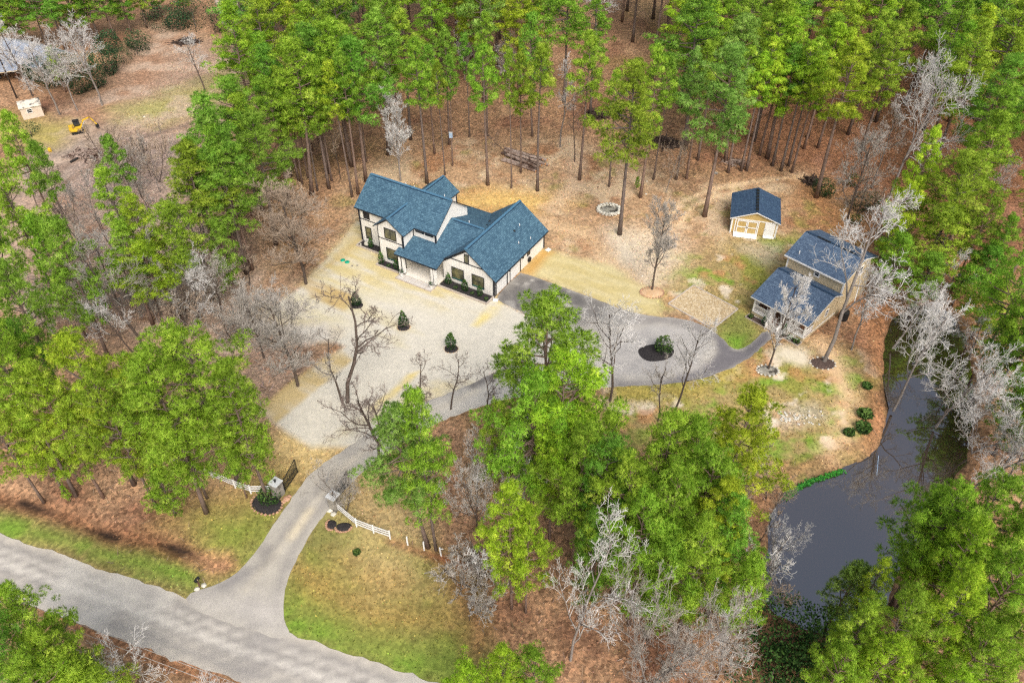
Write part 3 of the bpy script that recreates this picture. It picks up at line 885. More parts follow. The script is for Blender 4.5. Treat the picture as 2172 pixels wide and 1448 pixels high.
# ------------------------------------------------------------------ buildings
def roof_plane(name, poly, parent, m, thick=.16, trim=None, eave=(0, 1)):
    """a roof slab: poly = corners of the top face (u,v,z); eave = the edge the shingle courses run along"""
    P = [Vector(p) for p in poly]
    e = (P[eave[1]] - P[eave[0]]).normalized()
    nrm = (P[1] - P[0]).cross(P[2] - P[1]).normalized()
    if nrm.z < 0: P.reverse(); nrm = -nrm
    up = nrm.cross(e).normalized()
    if up.z < 0: up = -up
    mb = MB()
    mb.face(P, 0, [((p - P[0]).dot(e), (p - P[0]).dot(up)) for p in P])
    n = len(P); Q = [p - Vector((0, 0, thick)) for p in P]
    mb.poly(P + Q, [(i, n + i, n + (i + 1) % n, (i + 1) % n) for i in range(n)], 1)
    mb.poly(Q, [tuple(reversed(range(n)))], 1)
    return mb.build(name, [m, trim or M['dark_trim']], parent)


def on_wall(axis_, at, sgn, a0, a1, z0, z1, depth, a_in=0.0):
    """box lying on a wall plane: axis_='v' (plane v=at, a runs along u) or 'u'"""
    lo, hi = at + sgn * a_in, at + sgn * depth
    if axis_ == 'v': return (a0, lo, z0), (a1, hi, z1)
    return (lo, a0, z0), (hi, a1, z1)


def window(parent, axis_, at, sgn, a0, a1, z0, z1, bars=(), vbars=(), fw=.09, glass='glass', frame='dark_trim', reflected_band=None):
    w = MB()
    for q in ((a0, a1, z0, z0 + fw), (a0, a1, z1 - fw, z1), (a0, a0 + fw, z0 + fw, z1 - fw), (a1 - fw, a1, z0 + fw, z1 - fw)):
        w.box(*on_wall(axis_, at, sgn, *q, .07))
    for t in bars:
        zz = z0 + (z1 - z0) * t; w.box(*on_wall(axis_, at, sgn, a0 + fw, a1 - fw, zz - .025, zz + .025, .06))
    for t in vbars:
        aa = a0 + (a1 - a0) * t; w.box(*on_wall(axis_, at, sgn, aa - .03, aa + .03, z0 + fw, z1 - fw, .058))
    f = w.build('window', M[frame], parent)
    MB().box(*on_wall(axis_, at, sgn, a0 + fw, a1 - fw, z0 + fw, z1 - fw, .03)).build('pane', M[glass], f)
    if reflected_band:
        MB().box(*on_wall(axis_, at, sgn, a0 + fw, a1 - fw, z0 + fw, z0 + fw + .1, .055)).build('reflected_band', M[reflected_band], f)  # strip on the pane standing in for the teal reflection
    return f


def gable_block(name, parent, axis_, a0, a1, b0, b1, z_e, z_r, m, z0=0.0):
    """closed block with gable ends; ridge along axis_ ('u' or 'v')"""
    bm_ = (b0 + b1) / 2
    sec = [(b0, z0), (b1, z0), (b1, z_e), (bm_, z_r), (b0, z_e)]
    mb = MB()
    for aa in (a0, a1):
        pts = [((aa, b_, z) if axis_ == 'u' else (b_, aa, z)) for b_, z in sec]
        mb.face(pts)
    for i in range(5):
        p, q = sec[i], sec[(i + 1) % 5]
        mb.face([((a0, p[0], p[1]) if axis_ == 'u' else (p[0], a0, p[1])), ((a0, q[0], q[1]) if axis_ == 'u' else (q[0], a0, q[1])),
                 ((a1, q[0], q[1]) if axis_ == 'u' else (q[0], a1, q[1])), ((a1, p[0], p[1]) if axis_ == 'u' else (p[0], a1, p[1]))])
    o = mb.build(name, m, parent)
    bmm = bmesh.new(); bmm.from_mesh(o.data); bmesh.ops.remove_doubles(bmm, verts=bmm.verts, dist=1e-5)
    bmesh.ops.recalc_face_normals(bmm, faces=bmm.faces); bmm.to_mesh(o.data); bmm.free()
    return o


def battens(parent, axis_, at, sgn, a0, a1, z0, z1, step=.42, m='white_wall', skip=(), zf=None):
    mb = MB(); a = a0 + step * .6
    while a < a1 - .1:
        zt = z1 if zf is None else zf(a)
        segs = [(z0, zt)]
        for s0, s1, t0, t1 in skip:
            if s0 - .06 < a < s1 + .06:
                segs = [x for y in segs for x in ((y[0], min(y[1], t0)), (max(y[0], t1), y[1])) if x[1] - x[0] > .05]
        for y in segs: mb.box(*on_wall(axis_, at, sgn, a - .025, a + .025, y[0], y[1], .022))
        a += step
    if mb.f: tag(mb.build('battens', M[m], parent), kind='stuff')


O_H = G(1048.05, 630.5)
H = empty('white_house', O_H, HOUSE_AZ, 'large white farmhouse with blue shingle roofs, black trim and attached garage', 'house')
W_, R_, T_ = M['white_wall'], M['roof_teal'], M['dark_trim']
# garage wing: walls and roof
gable_block('wall', H, 'v', 0, 13.95, -8.4, 0, 2.95, 6.08, W_)
rr = roof_plane('roof', [(-4.3, -.4, 6.6), (.55, -.4, 3.0), (.55, 14.35, 3.0), (-4.3, 14.35, 6.6)], H, R_, eave=(1, 2))
rl = roof_plane('roof', [(-4.3, 14.35, 6.6), (-9.1, 14.35, 3.03), (-9.1, -.4, 3.03), (-4.3, -.4, 6.6)], H, R_, eave=(1, 2))
MB().bar((-4.3, -.3, 6.63), (-4.3, 14.3, 6.63), .34, .1).build('ridge_cap', M['ridge_pale'], rl)
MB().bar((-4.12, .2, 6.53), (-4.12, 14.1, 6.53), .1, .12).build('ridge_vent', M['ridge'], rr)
# two storey block
gable_block('wall', H, 'u', -24.2, -10.5, 1.5, 9.55, 6.1, 9.12, W_)
rf = roof_plane('roof', [(-24.75, 1.1, 6.0), (-10.1, 1.1, 6.0), (-10.1, 5.5, 9.35), (-24.75, 5.5, 9.35)], H, R_, eave=(0, 1))
rb = roof_plane('roof', [(-10.1, 9.95, 6.0), (-24.75, 9.95, 6.0), (-24.75, 5.5, 9.35), (-10.1, 5.5, 9.35)], H, R_, eave=(0, 1))
MB().bar((-24.6, 5.5, 9.38), (-10.2, 5.5, 9.38), .36, .1).build('ridge_cap', M['ridge_pale'], rf)
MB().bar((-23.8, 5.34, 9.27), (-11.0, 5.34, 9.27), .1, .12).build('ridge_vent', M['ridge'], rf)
# projecting front gable
gable_block('wall', H, 'v', -1.0, 2.0, -18.75, -14.4, 6.05, 7.6, W_)
fl = roof_plane('roof', [(-16.62, 3.7, 7.92), (-19.3, 3.7, 5.98), (-19.3, -1.4, 5.98), (-16.62, -1.4, 7.92)], H, R_, eave=(1, 2))
fr = roof_plane('roof', [(-16.62, -1.4, 7.92), (-13.9, -1.4, 5.98), (-13.9, 1.15, 5.98), (-13.9, 1.4, 5.98), (-16.62, 3.7, 7.92)], H, R_, eave=(1, 2))
MB().bar((-16.62, -1.3, 7.95), (-16.62, 3.5, 7.95), .3, .09).build('ridge_cap', M['ridge_pale'], fl)
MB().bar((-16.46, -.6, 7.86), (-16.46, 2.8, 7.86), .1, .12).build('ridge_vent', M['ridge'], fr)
# rear gable
gable_block('wall', H, 'v', 9.0, 16.4, -22.05, -17.25, 3.0, 4.62, W_)
roof_plane('roof', [(-19.65, 8.5, 5.05), (-16.85, 8.5, 3.0), (-16.85, 16.8, 3.0), (-19.65, 16.8, 5.05)], H, R_, eave=(1, 2))
bl = roof_plane('roof', [(-19.65, 16.8, 5.05), (-22.45, 16.8, 3.0), (-22.45, 8.5, 3.0), (-19.65, 8.5, 5.05)], H, R_, eave=(1, 2))
MB().bar((-19.65, 9.6, 5.08), (-19.65, 16.7, 5.08), .3, .09).build('ridge_cap', M['ridge_pale'], bl)
MB().bar((-19.49, 11.5, 4.99), (-19.49, 16.4, 4.99), .1, .12).build('ridge_vent', M['ridge'], bl)
# middle roof and porch roof
MB().box((-14.0, 3.2, 0), (-8.0, 13.8, 2.7)).build('wall', W_, H)
mr = roof_plane('roof', [(-10.48, 1.5, 4.42), (-6.0, 1.5, 4.42), (-4.5, 5.4, 6.42), (-10.48, 5.4, 6.42)], H, R_, eave=(0, 1))
roof_plane('roof', [(-4.6, 5.4, 6.42), (-6.0, 14.3, 2.78), (-14.2, 14.3, 2.78), (-14.2, 9.57, 4.72), (-10.48, 9.57, 4.72), (-10.48, 5.4, 6.42)], H, R_, eave=(1, 2))
MB().bar((-10.3, 5.4, 6.45), (-4.9, 5.4, 6.45), .3, .09).build('ridge_cap', M['ridge_pale'], mr)
MB().bar((-9.9, 5.24, 6.37), (-5.6, 5.24, 6.37), .1, .12).build('ridge_vent', M['ridge'], mr)
pr = roof_plane('porch_roof', [(-15.2, -2.3, 3.24), (-7.85, -2.3, 3.24), (-7.85, -.4, 3.83), (-5.5, 1.5, 4.42), (-14.38, 1.5, 4.42), (-14.38, -1.02, 3.638), (-15.2, -1.02, 3.638)], H, R_, eave=(0, 1))
MB().box((-14.4, -2.0, 2.78), (-8.42, 1.48, 2.9)).build('porch_ceiling', M['cream'], H)
MB().box((-14.37, 1.5, .16), (-8.43, 3.0, 4.2)).build('porch_wall', M['cream'], H)
MB().box((-14.39, -1.0, .16), (-14.33, 1.5, 2.78)).build('porch_wall', M['cream'], H)
dr = MB().box((-12.2, 1.42, .16), (-10.6, 1.5, 2.4)).build('front_door', M['steel_dark'], H)
for u in (-11.95, -11.1): MB().box((u, 1.39, .5), (u + .3, 1.42, 2.2)).build('pane', M['dark_glass'], dr)
MB().box((-8.41, -.02, .1), (-8.36, .22, 2.9)).build('corner_board', T_, H)
MB().box((-14.32, -.98, .16), (-14.28, -.86, 2.78)).build('corner_board', T_, H)
MB().box((-14.62, -2.25, 0), (-8.2, 1.5, .16)).build('porch_slab', M['porch_floor'], H)
for u in (-14.4, -13.8, -8.82, -8.36):
    cm = MB().box((u - .17, -2.2, .28), (u + .17, -1.86, 2.98)).build('porch_column', M['white_trim'], H)
    MB().box((u - .2, -2.23, .16), (u + .2, -1.83, .28)).build('column_base', M['steel_dark'], cm)
MB().box((-14.6, -2.2, 2.96), (-8.2, -1.9, 3.08)).build('porch_beam', M['white_trim'], H)
st = MB().box((-14.4, -3.6, 0), (-8.15, -2.26, .12)).build('porch_step', M['concrete'], H)
for i in range(6):
    for j in range(2):
        MB().box((-14.15 + i * .98, -3.42 + j * .56, .12), (-13.27 + i * .98, -2.92 + j * .56, .134)).build('paver', M['paver'], st)
# dark boards, belts and corners
for (u, v, z0, z1) in ((-24.2, 1.5, 0, 6.1), (-18.75, -1, 0, 6.1), (-14.4, -1, 3.6, 6.1), (-10.5, 1.5, 4.4, 6.1), (0, 0, 0, 2.95), (0, 13.95, 0, 2.95), (-17.25, 16.4, 0, 3.0), (-14.4, 1.5, 4.4, 6.0)):
    w = .05 if (u, v) in ((-18.75, -1),) else .1
    MB().box((u - w, v - w, z0), (u + w, v + w, z1)).build('corner_board', T_, H)
for (a0, a1, v, z) in ((-24.1, -18.8, 1.5, 4.1), (-18.7, -14.5, -1, 4.08), (-7.0, -1.55, 0, 4.06)):
    MB().box((a0, v - .04, z - .07), (a1, v, z + .07)).build('belt_board', T_, H)
battens(H, 'v', 1.5, -1, -24.05, -18.9, .1, 6.05, skip=((-23.5, -22.25, .8, 2.95), (-23.5, -22.25, 4.3, 5.75), (-25, -18, 4.0, 4.2)))
battens(H, 'v', -1.0, -1, -18.6, -14.5, .1, 0, skip=((-17.6, -15.5, .7, 2.75), (-17.6, -15.4, 4.3, 6.15), (-19, -14, 3.95, 4.2)), zf=lambda a: 7.5 - .71 * abs(a + 16.58))
battens(H, 'v', 0, -1, -8.3, -.15, .1, 0, skip=((-7.0, -4.85, .65, 2.75), (-3.6, -1.5, .65, 2.75), (-4.8, -3.9, 3.9, 5.75), (-8.4, 0, 3.95, 4.2)), zf=lambda a: 6.0 - .745 * abs(a + 4.2))
battens(H, 'u', -10.5, 1, 1.7, 9.4, 4.6, 0, zf=lambda a: 9.0 - .75 * abs(a - 5.52))
# windows
for a0, a1 in ((-6.95, -4.9), (-3.57, -1.55)):
    window(H, 'v', 0, -1, a0, a1, .7, 2.7, reflected_band='teal')
window(H, 'v', 0, -1, -4.72, -3.95, 4.13, 5.6)
window(H, 'v', 1.5, -1, -23.43, -22.3, .84, 2.9, bars=(.5,))
window(H, 'v', 1.5, -1, -23.43, -22.3, 4.36, 5.7, bars=(.5,), glass='dark_glass')
window(H, 'v', -1, -1, -17.58, -15.5, 4.33, 6.08, vbars=(.5,))
window(H, 'v', -1, -1, -17.58, -15.6, .72, 2.72, reflected_band='teal')
window(H, 'v', 1.5, -1, -13.94, -12.5, 5.2, 5.65, frame='dark_trim', glass='dark_glass')
window(H, 'v', 1.5, -1, -12.28, -10.9, 5.2, 5.65, frame='dark_trim', glass='dark_glass')
window(H, 'u', 0, 1, 9.0, 9.85, 1.42, 2.6, bars=(.5,), glass='dark_glass')
# garage doors (flush white panels between dark boards)
for v0, v1 in ((.72, 3.3), (4.36, 6.95)):
    gd = MB().box((0, v0, .05), (.03, v1, 2.55)).build('garage_door', M['white_trim'], H)
    for i in range(4):
        MB().box((.03, v0 + .03, .09 + i * .62), (.042, v1 - .03, .66 + i * .62)).build('panel', M['white_trim'], gd)
for v, w in ((3.44, .13), (4.24, .06), (7.06, .12), (.6, .05)):
    MB().box((0, v - w, 0), (.05, v + w, 2.95)).build('door_casing', T_, H)
for v in (3.99, 7.65):
    MB().box((.0, v - .1, 2.0), (.22, v + .1, 2.25)).build('wall_lamp', M['steel_dark'], H)
# gutters, downspouts, splash blocks
for p, q in (((.6, -.3, 2.92), (.6, 14.3, 2.92)), ((-24.7, 1.06, 5.9), (-19.3, 1.06, 5.9)), ((-13.8, 1.06, 5.9), (-10.2, 1.06, 5.9)), ((-15.1, -2.36, 3.14), (-7.9, -2.36, 3.14))):
    MB().bar(p, q, .1, .1).build('gutter', T_, H)
for path in ([(.55, .1, 2.9), (.12, .25, 2.6), (.1, .25, .1)], [(.55, 14.0, 2.9), (.12, 13.8, 2.6), (.1, 13.8, .1)], [(-24.3, 1.1, 5.9), (-24.28, 1.4, 5.6), (-24.28, 1.4, .1)], [(-14.1, -2.3, 3.1), (-14.1, -2.12, 2.9), (-14.1, -2.12, .2)], [(-8.6, -2.3, 3.1), (-8.6, -2.12, 2.9), (-8.6, -2.12, .2)]):
    MB().tube(path, .05, 6).build('downspout', T_, H)
# roof pipes
pipes = [((-2.16, 10.5, 5.0), 'pvc'), ((-.21, 10.34, 3.5), 'pvc'), ((-.78, 7.93, 3.95), 'pvc'), ((-7.83, 6.04, 6.1), 'pvc'), ((-17.51, 13.67, 3.45), 'pvc'), ((-18.6, 6.0, 8.95), 'pvc'), ((-17.1, 6.0, 8.95), 'pvc')]
for (u, v, z), m in pipes:
    pp = MB().lathe([(.06, -.05), (.06, .42)], 8, (u, v, z)).build('vent_pipe', M[m], H)
    MB().lathe([(.14, -.05), (.09, .08)], 8, (u, v, z)).build('boot', M['ridge'], pp)
for (u, v, z) in ((-2.17, 9.05, 4.98), (-5.94, 7.69, 5.35), (-6.65, 9.55, 4.82)):
    MB().lathe([(.16, -.08), (.2, .1), (.1, .2)], 8, (u, v, z)).build('roof_vent', M['steel_dark'], H)


def at_h(u, v, z=0.0):
    c, s = math.cos(HOUSE_AZ), math.sin(HOUSE_AZ)
    return (O_H[0] + u * c - v * s, O_H[1] + u * s + v * c, z)


for (u, v), lab in (((.75, 13.75), 'pale concrete splash block under the rear garage downspout'), ((.5, -.35), 'pale concrete splash block at the front garage corner')):
    b = MB().box((-.15, -.35, 0), (.5, .35, .06)).box((-.15, -.35, .06), (.5, -.27, .14)).box((-.15, .27, .06), (.5, .35, .14))
    o = b.build('splash_block', M['pvc']); o.location = at_h(u, v, .05); o.rotation_euler.z = HOUSE_AZ - (.3 if v > 1 else 1.2)
    tag(o, lab, 'splash block')
# hose reel on the garage side wall
hr = empty('hose_reel', at_h(.02, 9.4, .75), HOUSE_AZ, 'dark round hose reel hung on the white garage side wall', 'hose reel')
for i in range(4):
    MB().tube([(.12 + .05 * i, .36 * math.cos(t), .36 * math.sin(t)) for t in np.linspace(0, 6.0, 18)], .045, 6).build('hose_coil', M['black_rubber'], hr)
MB().box((0, -.14, -.14), (.3, .14, .14)).build('bracket', M['steel_dark'], hr)


# ---- planters
def planter(u0, u1, v0, v1, lab, open_sides):
    p = empty('planter_bed', at_h(u0, v0), HOUSE_AZ, lab, 'planter')
    L, Wd = u1 - u0, v1 - v0
    MB().box((.1, .1, 0), (L - .02, Wd - .02, .17)).build('mulch', M['mulch'], p)
    MB().box((-.02, -.02, 0), (L + .02, .17, .26)).build('border', M['concrete'], p)
    if 'l' in open_sides: MB().box((-.02, .17, 0), (.17, Wd, .26)).build('border', M['concrete'], p)
    if 'r' in open_sides: MB().box((L - .17, .17, 0), (L + .02, Wd, .26)).build('border', M['concrete'], p)
    return p


planter(-24.3, -18.8, -.1, 1.44, 'black mulch planter with pale border at the far left of the farmhouse', 'l')
planter(-18.7, -14.66, -2.45, -1.06, 'black mulch planter with pale border left of the porch', 'l')
planter(-8.15, .05, -1.95, -.06, 'long black mulch planter with pale border under the two garage wing windows', 'r')
rk = MB(); rk.lathe([(.35, 0), (.42, .15), (.36, .36), (.15, .46)], 9)
o = rk.build('boulder', M['rock_pale']); o.location = at_h(-23.0, .85, .15); tag(o, 'pale grey boulder in the left mulch planter', 'boulder')
o = MB().lathe([(.13, 0), (.15, .1), (.1, .22)], 8).build('stone', M['rock_pale']); o.location = at_h(-23.75, .35, .15); tag(o, 'small white stone in the left mulch planter', 'stone')


# ------------------------------------------------------------------ shed
O_S = G(1547.8, 492)
SH = empty('shed', O_S, math.radians(-14), 'gold garden shed with dark blue gable roof and white double doors', 'shed')
gable_block('wall', SH, 'v', 0, 6.85, .03, 6.63, 2.42, 3.72, M['gold_siding'], .1)
roof_plane('roof', [(3.33, -.38, 4.16), (7.05, -.38, 2.68), (7.05, 7.2, 2.68), (3.33, 7.2, 4.16)], SH, M['roof_slate'], trim=M['white_trim'], eave=(1, 2))
rs = roof_plane('roof', [(3.33, 7.2, 4.16), (-.4, 7.2, 2.68), (-.4, -.38, 2.68), (3.33, -.38, 4.16)], SH, M['roof_slate'], trim=M['white_trim'], eave=(1, 2))
MB().bar((3.33, -.3, 4.18), (3.33, 7.1, 4.18), .3, .06).build('ridge_cap', M['roof_slate'], rs)
for i in range(7):
    MB().box((3.12, .3 + i * .92, 4.19), (3.54, .98 + i * .92, 4.25)).build('ridge_vent', M['steel_dark'], rs)
for u in (.03, 6.63):
    MB().box((u - .12, -.04, 0), (u + .12, .1, 2.45)).build('corner_board', M['white_trim'], SH)
MB().box((.15, -.05, 2.42), (6.5, .03, 2.58)).build('belt_board', M['white_trim'], SH)
MB().box((-.02, .12, 0), (.03, 6.85, .12)).build('sill_board', M['white_trim'], SH)
d = MB()
for u0, u1 in ((.8, 2.28), (2.34, 3.82)):
    dd = MB()
    for q in ((u0, u1, .1, .24), (u0, u1, 2.22, 2.36), (u0, u0 + .14, .24, 2.22), (u1 - .14, u1, .24, 2.22), (u0 + .14, u1 - .14, 1.16, 1.3)):
        dd.box((q[0], -.1, q[2]), (q[1], -.03, q[3]))
    leaf = dd.build('door', M['white_trim'], SH)
    MB().box((u0 + .1, -.05, .2), (u1 - .1, .02, 2.3)).build('door_panel', M['gold_siding'], leaf)
    MB().box((2.2 if u0 < 2 else 2.38, -.15, 1.12), (2.26 if u0 < 2 else 2.44, -.1, 1.36)).build('handle', M['steel_dark'], leaf)
sd_ = MB().box((4.9, -.08, .1), (6.38, .02, 2.4)).build('door', M['white_trim'], SH)
MB().box((5.0, -.11, 1.1), (5.06, -.08, 1.3)).build('handle', M['steel_dark'], sd_)
for u in (.55, 3.95): MB().box((u - .07, -.06, .08), (u + .07, .02, 2.42)).build('door_casing', M['white_trim'], SH)
MB().poly([(.5, -1.15, .0), (4.0, -1.15, .0), (4.0, -.02, .0), (.5, -.02, .0), (.5, -1.15, .06), (4.0, -1.15, .06), (4.0, -.02, .22), (.5, -.02, .22)],
          [(0, 3, 2, 1), (4, 5, 6, 7), (0, 1, 5, 4), (1, 2, 6, 5), (2, 3, 7, 6), (3, 0, 4, 7)]).build('ramp', M['white_trim'], SH)
MB().box((4.9, -.5, 0), (6.5, -.02, .1)).build('step', M['white_trim'], SH)
for u in (-.05, 6.72):
    MB().tube([(u, -.3, 2.6), (u, -.02, 2.4), (u, -.06, .1), (u, -.35, .06)], .05, 6).build('downspout', M['white_trim'], SH)

# ------------------------------------------------------------------ cottage
O_C = G(1701.0, 726.1)
C_AZ = math.radians(-47)
CT = empty('cottage', O_C, C_AZ, 'tan cottage with navy shingle roofs, white porch railing and taller rear part', 'cottage')
TS, WT, RN = M['tan_siding'], M['white_trim'], M['roof_navy']
MB().box((-7.7, 2.1, 0), (-.05, 7.6, 3.75)).build('wall', TS, CT)
MB().poly([(-7.7, 2.1, 3.75), (-7.7, 7.6, 3.75), (-7.7, 5.2, 4.72), (-.05, 2.1, 3.75), (-.05, 7.6, 3.75), (-.05, 5.2, 4.72)], [(0, 1, 2), (5, 4, 3)]).build('gable', TS, CT)
gable_block('wall', CT, 'u', -8.2, -.0, 7.65, 15.75, 5.85, 7.42, TS)
roof_plane('roof', [(-8.2, -.5, 3.12), (.36, -.5, 3.12), (.36, 5.2, 4.95), (-8.2, 5.2, 4.95)], CT, RN, trim=WT, eave=(0, 1))
r2_ = roof_plane('roof', [(.36, 7.62, 3.94), (-8.2, 7.62, 3.94), (-8.2, 5.2, 4.95), (.36, 5.2, 4.95)], CT, RN, trim=WT, eave=(0, 1))
MB().bar((-8.1, 5.2, 4.98), (.3, 5.2, 4.98), .3, .08).build('ridge_cap', M['ridge'], r2_)
roof_plane('roof', [(-8.7, 7.22, 5.85), (.2, 7.22, 5.85), (.2, 11.7, 7.6), (-8.7, 11.7, 7.6)], CT, RN, trim=WT, eave=(0, 1))
r3_ = roof_plane('roof', [(.2, 16.15, 5.85), (-8.7, 16.15, 5.85), (-8.7, 11.7, 7.6), (.2, 11.7, 7.6)], CT, RN, trim=WT, eave=(0, 1))
MB().bar((-8.6, 11.7, 7.63), (.1, 11.7, 7.63), .3, .08).build('ridge_cap', M['ridge'], r3_)
for a, c_ in ((-6.8, -4.9), (-3.2, -1.3)): MB().box((a, 11.5, 7.66), (c_, 11.72, 7.72)).build('ridge_vent', M['steel_dark'], r3_)
for u in (-8.2, .0): MB().box((u - .1, 7.55, 3.3), (u + .1, 7.75, 5.85)).build('corner_board', WT, CT)
MB().box((-8.7, 7.16, 5.66), (.2, 7.22, 5.86)).build('fascia', WT, CT)
battens(CT, 'v', 7.65, -1, -8.0, -.15, 3.6, 5.8, .4, 'tan_siding', ((-4.35, -3.3, 4.5, 5.7),))
battens(CT, 'u', 0, 1, 7.9, 15.6, .1, 5.8, .4, 'tan_siding', ((11.3, 12.4, 4.9, 6.4),))
window(CT, 'v', 7.65, -1, -4.25, -3.4, 4.6, 5.62, bars=(.5,), frame='white_trim', glass='dark_glass', fw=.13)
window(CT, 'u', 0, 1, 11.4, 12.3, 4.95, 6.3, bars=(.5,), frame='white_trim', glass='dark_glass', fw=.1)
window(CT, 'u', -.05, 1, 4.6, 5.4, 1.5, 2.7, bars=(.5,), frame='white_trim', glass='dark_glass', fw=.1)
window(CT, 'v', 2.1, -1, -7.0, -5.8, 1.5, 2.7, vbars=(.5,), frame='white_trim', glass='dark_glass', fw=.1)
window(CT, 'v', 2.1, -1, -2.6, -1.4, 1.5, 2.7, vbars=(.5,), frame='white_trim', glass='dark_glass', fw=.1)
MB().box((-4.6, 2.04, .9), (-3.6, 2.1, 2.95)).build('front_door', WT, CT)
MB().tube([(-7.2, 8.2, 6.2), (-7.2, 8.2, 6.75)], .06, 8).build('vent_pipe', M['pvc'], CT)
# porch deck
MB().box((-7.75, .02, .72), (0, 2.1, .88)).build('deck', M['brown_floor'], CT)
MB().box((-7.78, -.06, .68), (.02, .02, .9)).build('deck_fascia', WT, CT)
MB().box((-7.75, -.02, 0), (-4.95, .06, .68)).build('skirting', TS, CT)
MB().box((-3.1, -.02, 0), (0, .06, .68)).build('skirting', TS, CT)
MB().box((-.06, .06, 0), (0.0, 2.1, .68)).build('skirting', TS, CT)
MB().box((-7.78, -.07, 0), (-4.95, -.02, .1)).build('skirting_trim', WT, CT)
MB().box((-3.1, -.07, 0), (.02, -.02, .1)).build('skirting_trim', WT, CT)
MB().box((0, .0, .66), (.05, 7.6, .78)).build('belt_board', WT, CT)
for u in (-7.65, -4.9, -3.18, -.1): MB().box((u - .1, -.04, .9), (u + .1, .16, 3.1)).build('porch_post', WT, CT)
MB().box((-7.75, -.02, 2.86), (0, .14, 3.08)).build('porch_beam', WT, CT)


def railing(p, q, n):
    p, q = Vector(p), Vector(q)
    r = MB().bar(p + Vector((0, 0, .92)), q + Vector((0, 0, .92)), .1, .08).build('rail', WT, CT)
    MB().bar(p + Vector((0, 0, .12)), q + Vector((0, 0, .12)), .08, .07).build('rail', WT, CT)
    for i in range(n):
        c = p.lerp(q, (i + .5) / n)
        MB().box((c.x - .025, c.y - .025, c.z + .14), (c.x + .025, c.y + .025, c.z + .9)).build('baluster', WT, CT)


railing((-7.55, .06, .88), (-5.0, .06, .88), 17)
railing((-3.08, .06, .88), (-.2, .06, .88), 19)
railing((-.04, .2, .88), (-.04, 2.0, .88), 11)
railing((-7.7, .2, .88), (-7.7, 2.0, .88), 11)
for i in range(5):
    MB().box((-4.78, -1.05 + i * .21, 0), (-3.3, -.06, .17 * (i + 1))).build('stair_tread', M['concrete'] if i < 4 else M['brown_floor'], CT)
for u in (-4.88, -3.2):
    MB().poly([(u - .05, -1.2, 0), (u + .05, -1.2, 0), (u + .05, -.06, 0), (u - .05, -.06, 0), (u - .05, -1.2, .95), (u + .05, -1.2, .95), (u + .05, -.06, 1.82), (u - .05, -.06, 1.82)],
              [(0, 3, 2, 1), (4, 5, 6, 7), (0, 1, 5, 4), (1, 2, 6, 5), (2, 3, 7, 6), (3, 0, 4, 7)]).build('stair_side', WT, CT)


def at_c(u, v, z=0.0):
    c, s = math.cos(C_AZ), math.sin(C_AZ)
    return (O_C[0] + u * c - v * s, O_C[1] + u * s + v * c, z)


for u0, u1, lab in ((-8.0, -4.98, 'brown mulch bed left of the cottage steps'), (-3.08, .05, 'brown mulch bed right of the cottage steps')):
    p = empty('flower_bed', at_c(u0, -1.12), C_AZ, lab, 'flower bed')
    MB().box((.05, .05, 0), (u1 - u0 - .05, 1.04, .1)).build('mulch', M['brown_mulch'], p)
    MB().box((0, 0, 0), (u1 - u0, .06, .16)).build('edging_board', M['concrete'], p)
    MB().box((0 if u0 < -5 else u1 - u0 - .06, .06, 0), (.06 if u0 < -5 else u1 - u0, 1.04, .16)).build('edging_board', M['concrete'], p)
tk = empty('water_tank', at_c(1.15, 8.1), 0, 'dark round water barrel beside the cottage right wall', 'barrel')
MB().lathe([(.55, 0), (.62, .3), (.62, 1.3), (.55, 1.45)], 16).build('drum', M['steel_dark'], tk)
MB().lathe([(.5, 1.45), (.46, 1.5), (.1, 1.54)], 16).build('lid', M['black_rubber'], tk)

# ------------------------------------------------------------------ neighbour plot at the upper left
NS = empty('storage_shed', G(51, 255), math.radians(30), 'beige metal storage shed with streaked white flat roof and one window', 'shed')
MB().box((-.0, 0, 0), (3.6, 2.6, 2.15)).build('wall', M['tan_metal'], NS)
MB().poly([(-.15, -.2, 2.15), (3.75, -.2, 2.15), (3.75, 2.8, 2.5), (-.15, 2.8, 2.5), (-.15, -.2, 2.25), (3.75, -.2, 2.25), (3.75, 2.8, 2.6), (-.15, 2.8, 2.6)],
          [(0, 3, 2, 1), (4, 5, 6, 7), (0, 1, 5, 4), (1, 2, 6, 5), (2, 3, 7, 6), (3, 0, 4, 7)]).build('roof', M['streaked_roof'], NS)
MB().box((-.02, 2.6, 2.15), (3.6, 2.62, 2.45)).build('gable', M['tan_metal'], NS)
window(NS, 'v', 0, -1, 1.0, 2.0, 1.1, 1.9, bars=(.5,), frame='white_trim', glass='dark_glass', fw=.08)
MB().box((-.03, .7, .05), (0, 1.7, 1.95)).build('door', M['cream'], NS)

FH = empty('neighbour_house', G(20, 150), math.radians(-28), 'blue-grey roofed neighbour house half hidden by bare trees', 'house')
gable_block('wall', FH, 'u', -4, 11, 0, 8, 2.8, 4.6, M['tan_metal'])
roof_plane('roof', [(-4.5, -.6, 2.75), (11.5, -.6, 2.75), (11.5, 4, 4.9), (-4.5, 4, 4.9)], FH, M['far_roof'], trim=WT)
roof_plane('roof', [(11.5, 8.6, 2.75), (-4.5, 8.6, 2.75), (-4.5, 4, 4.9), (11.5, 4, 4.9)], FH, M['far_roof'], trim=WT)
window(FH, 'v', 0, -1, 2, 3.4, 1, 2.2, vbars=(.5,), frame='white_trim', glass='dark_glass')
window(FH, 'v', 0, -1, 6.5, 7.9, 1, 2.2, vbars=(.5,), frame='white_trim', glass='dark_glass')
CP = empty('carport', G(-28, 182), math.radians(20), 'low grey roofed carport with tan beams at the left edge', 'carport')
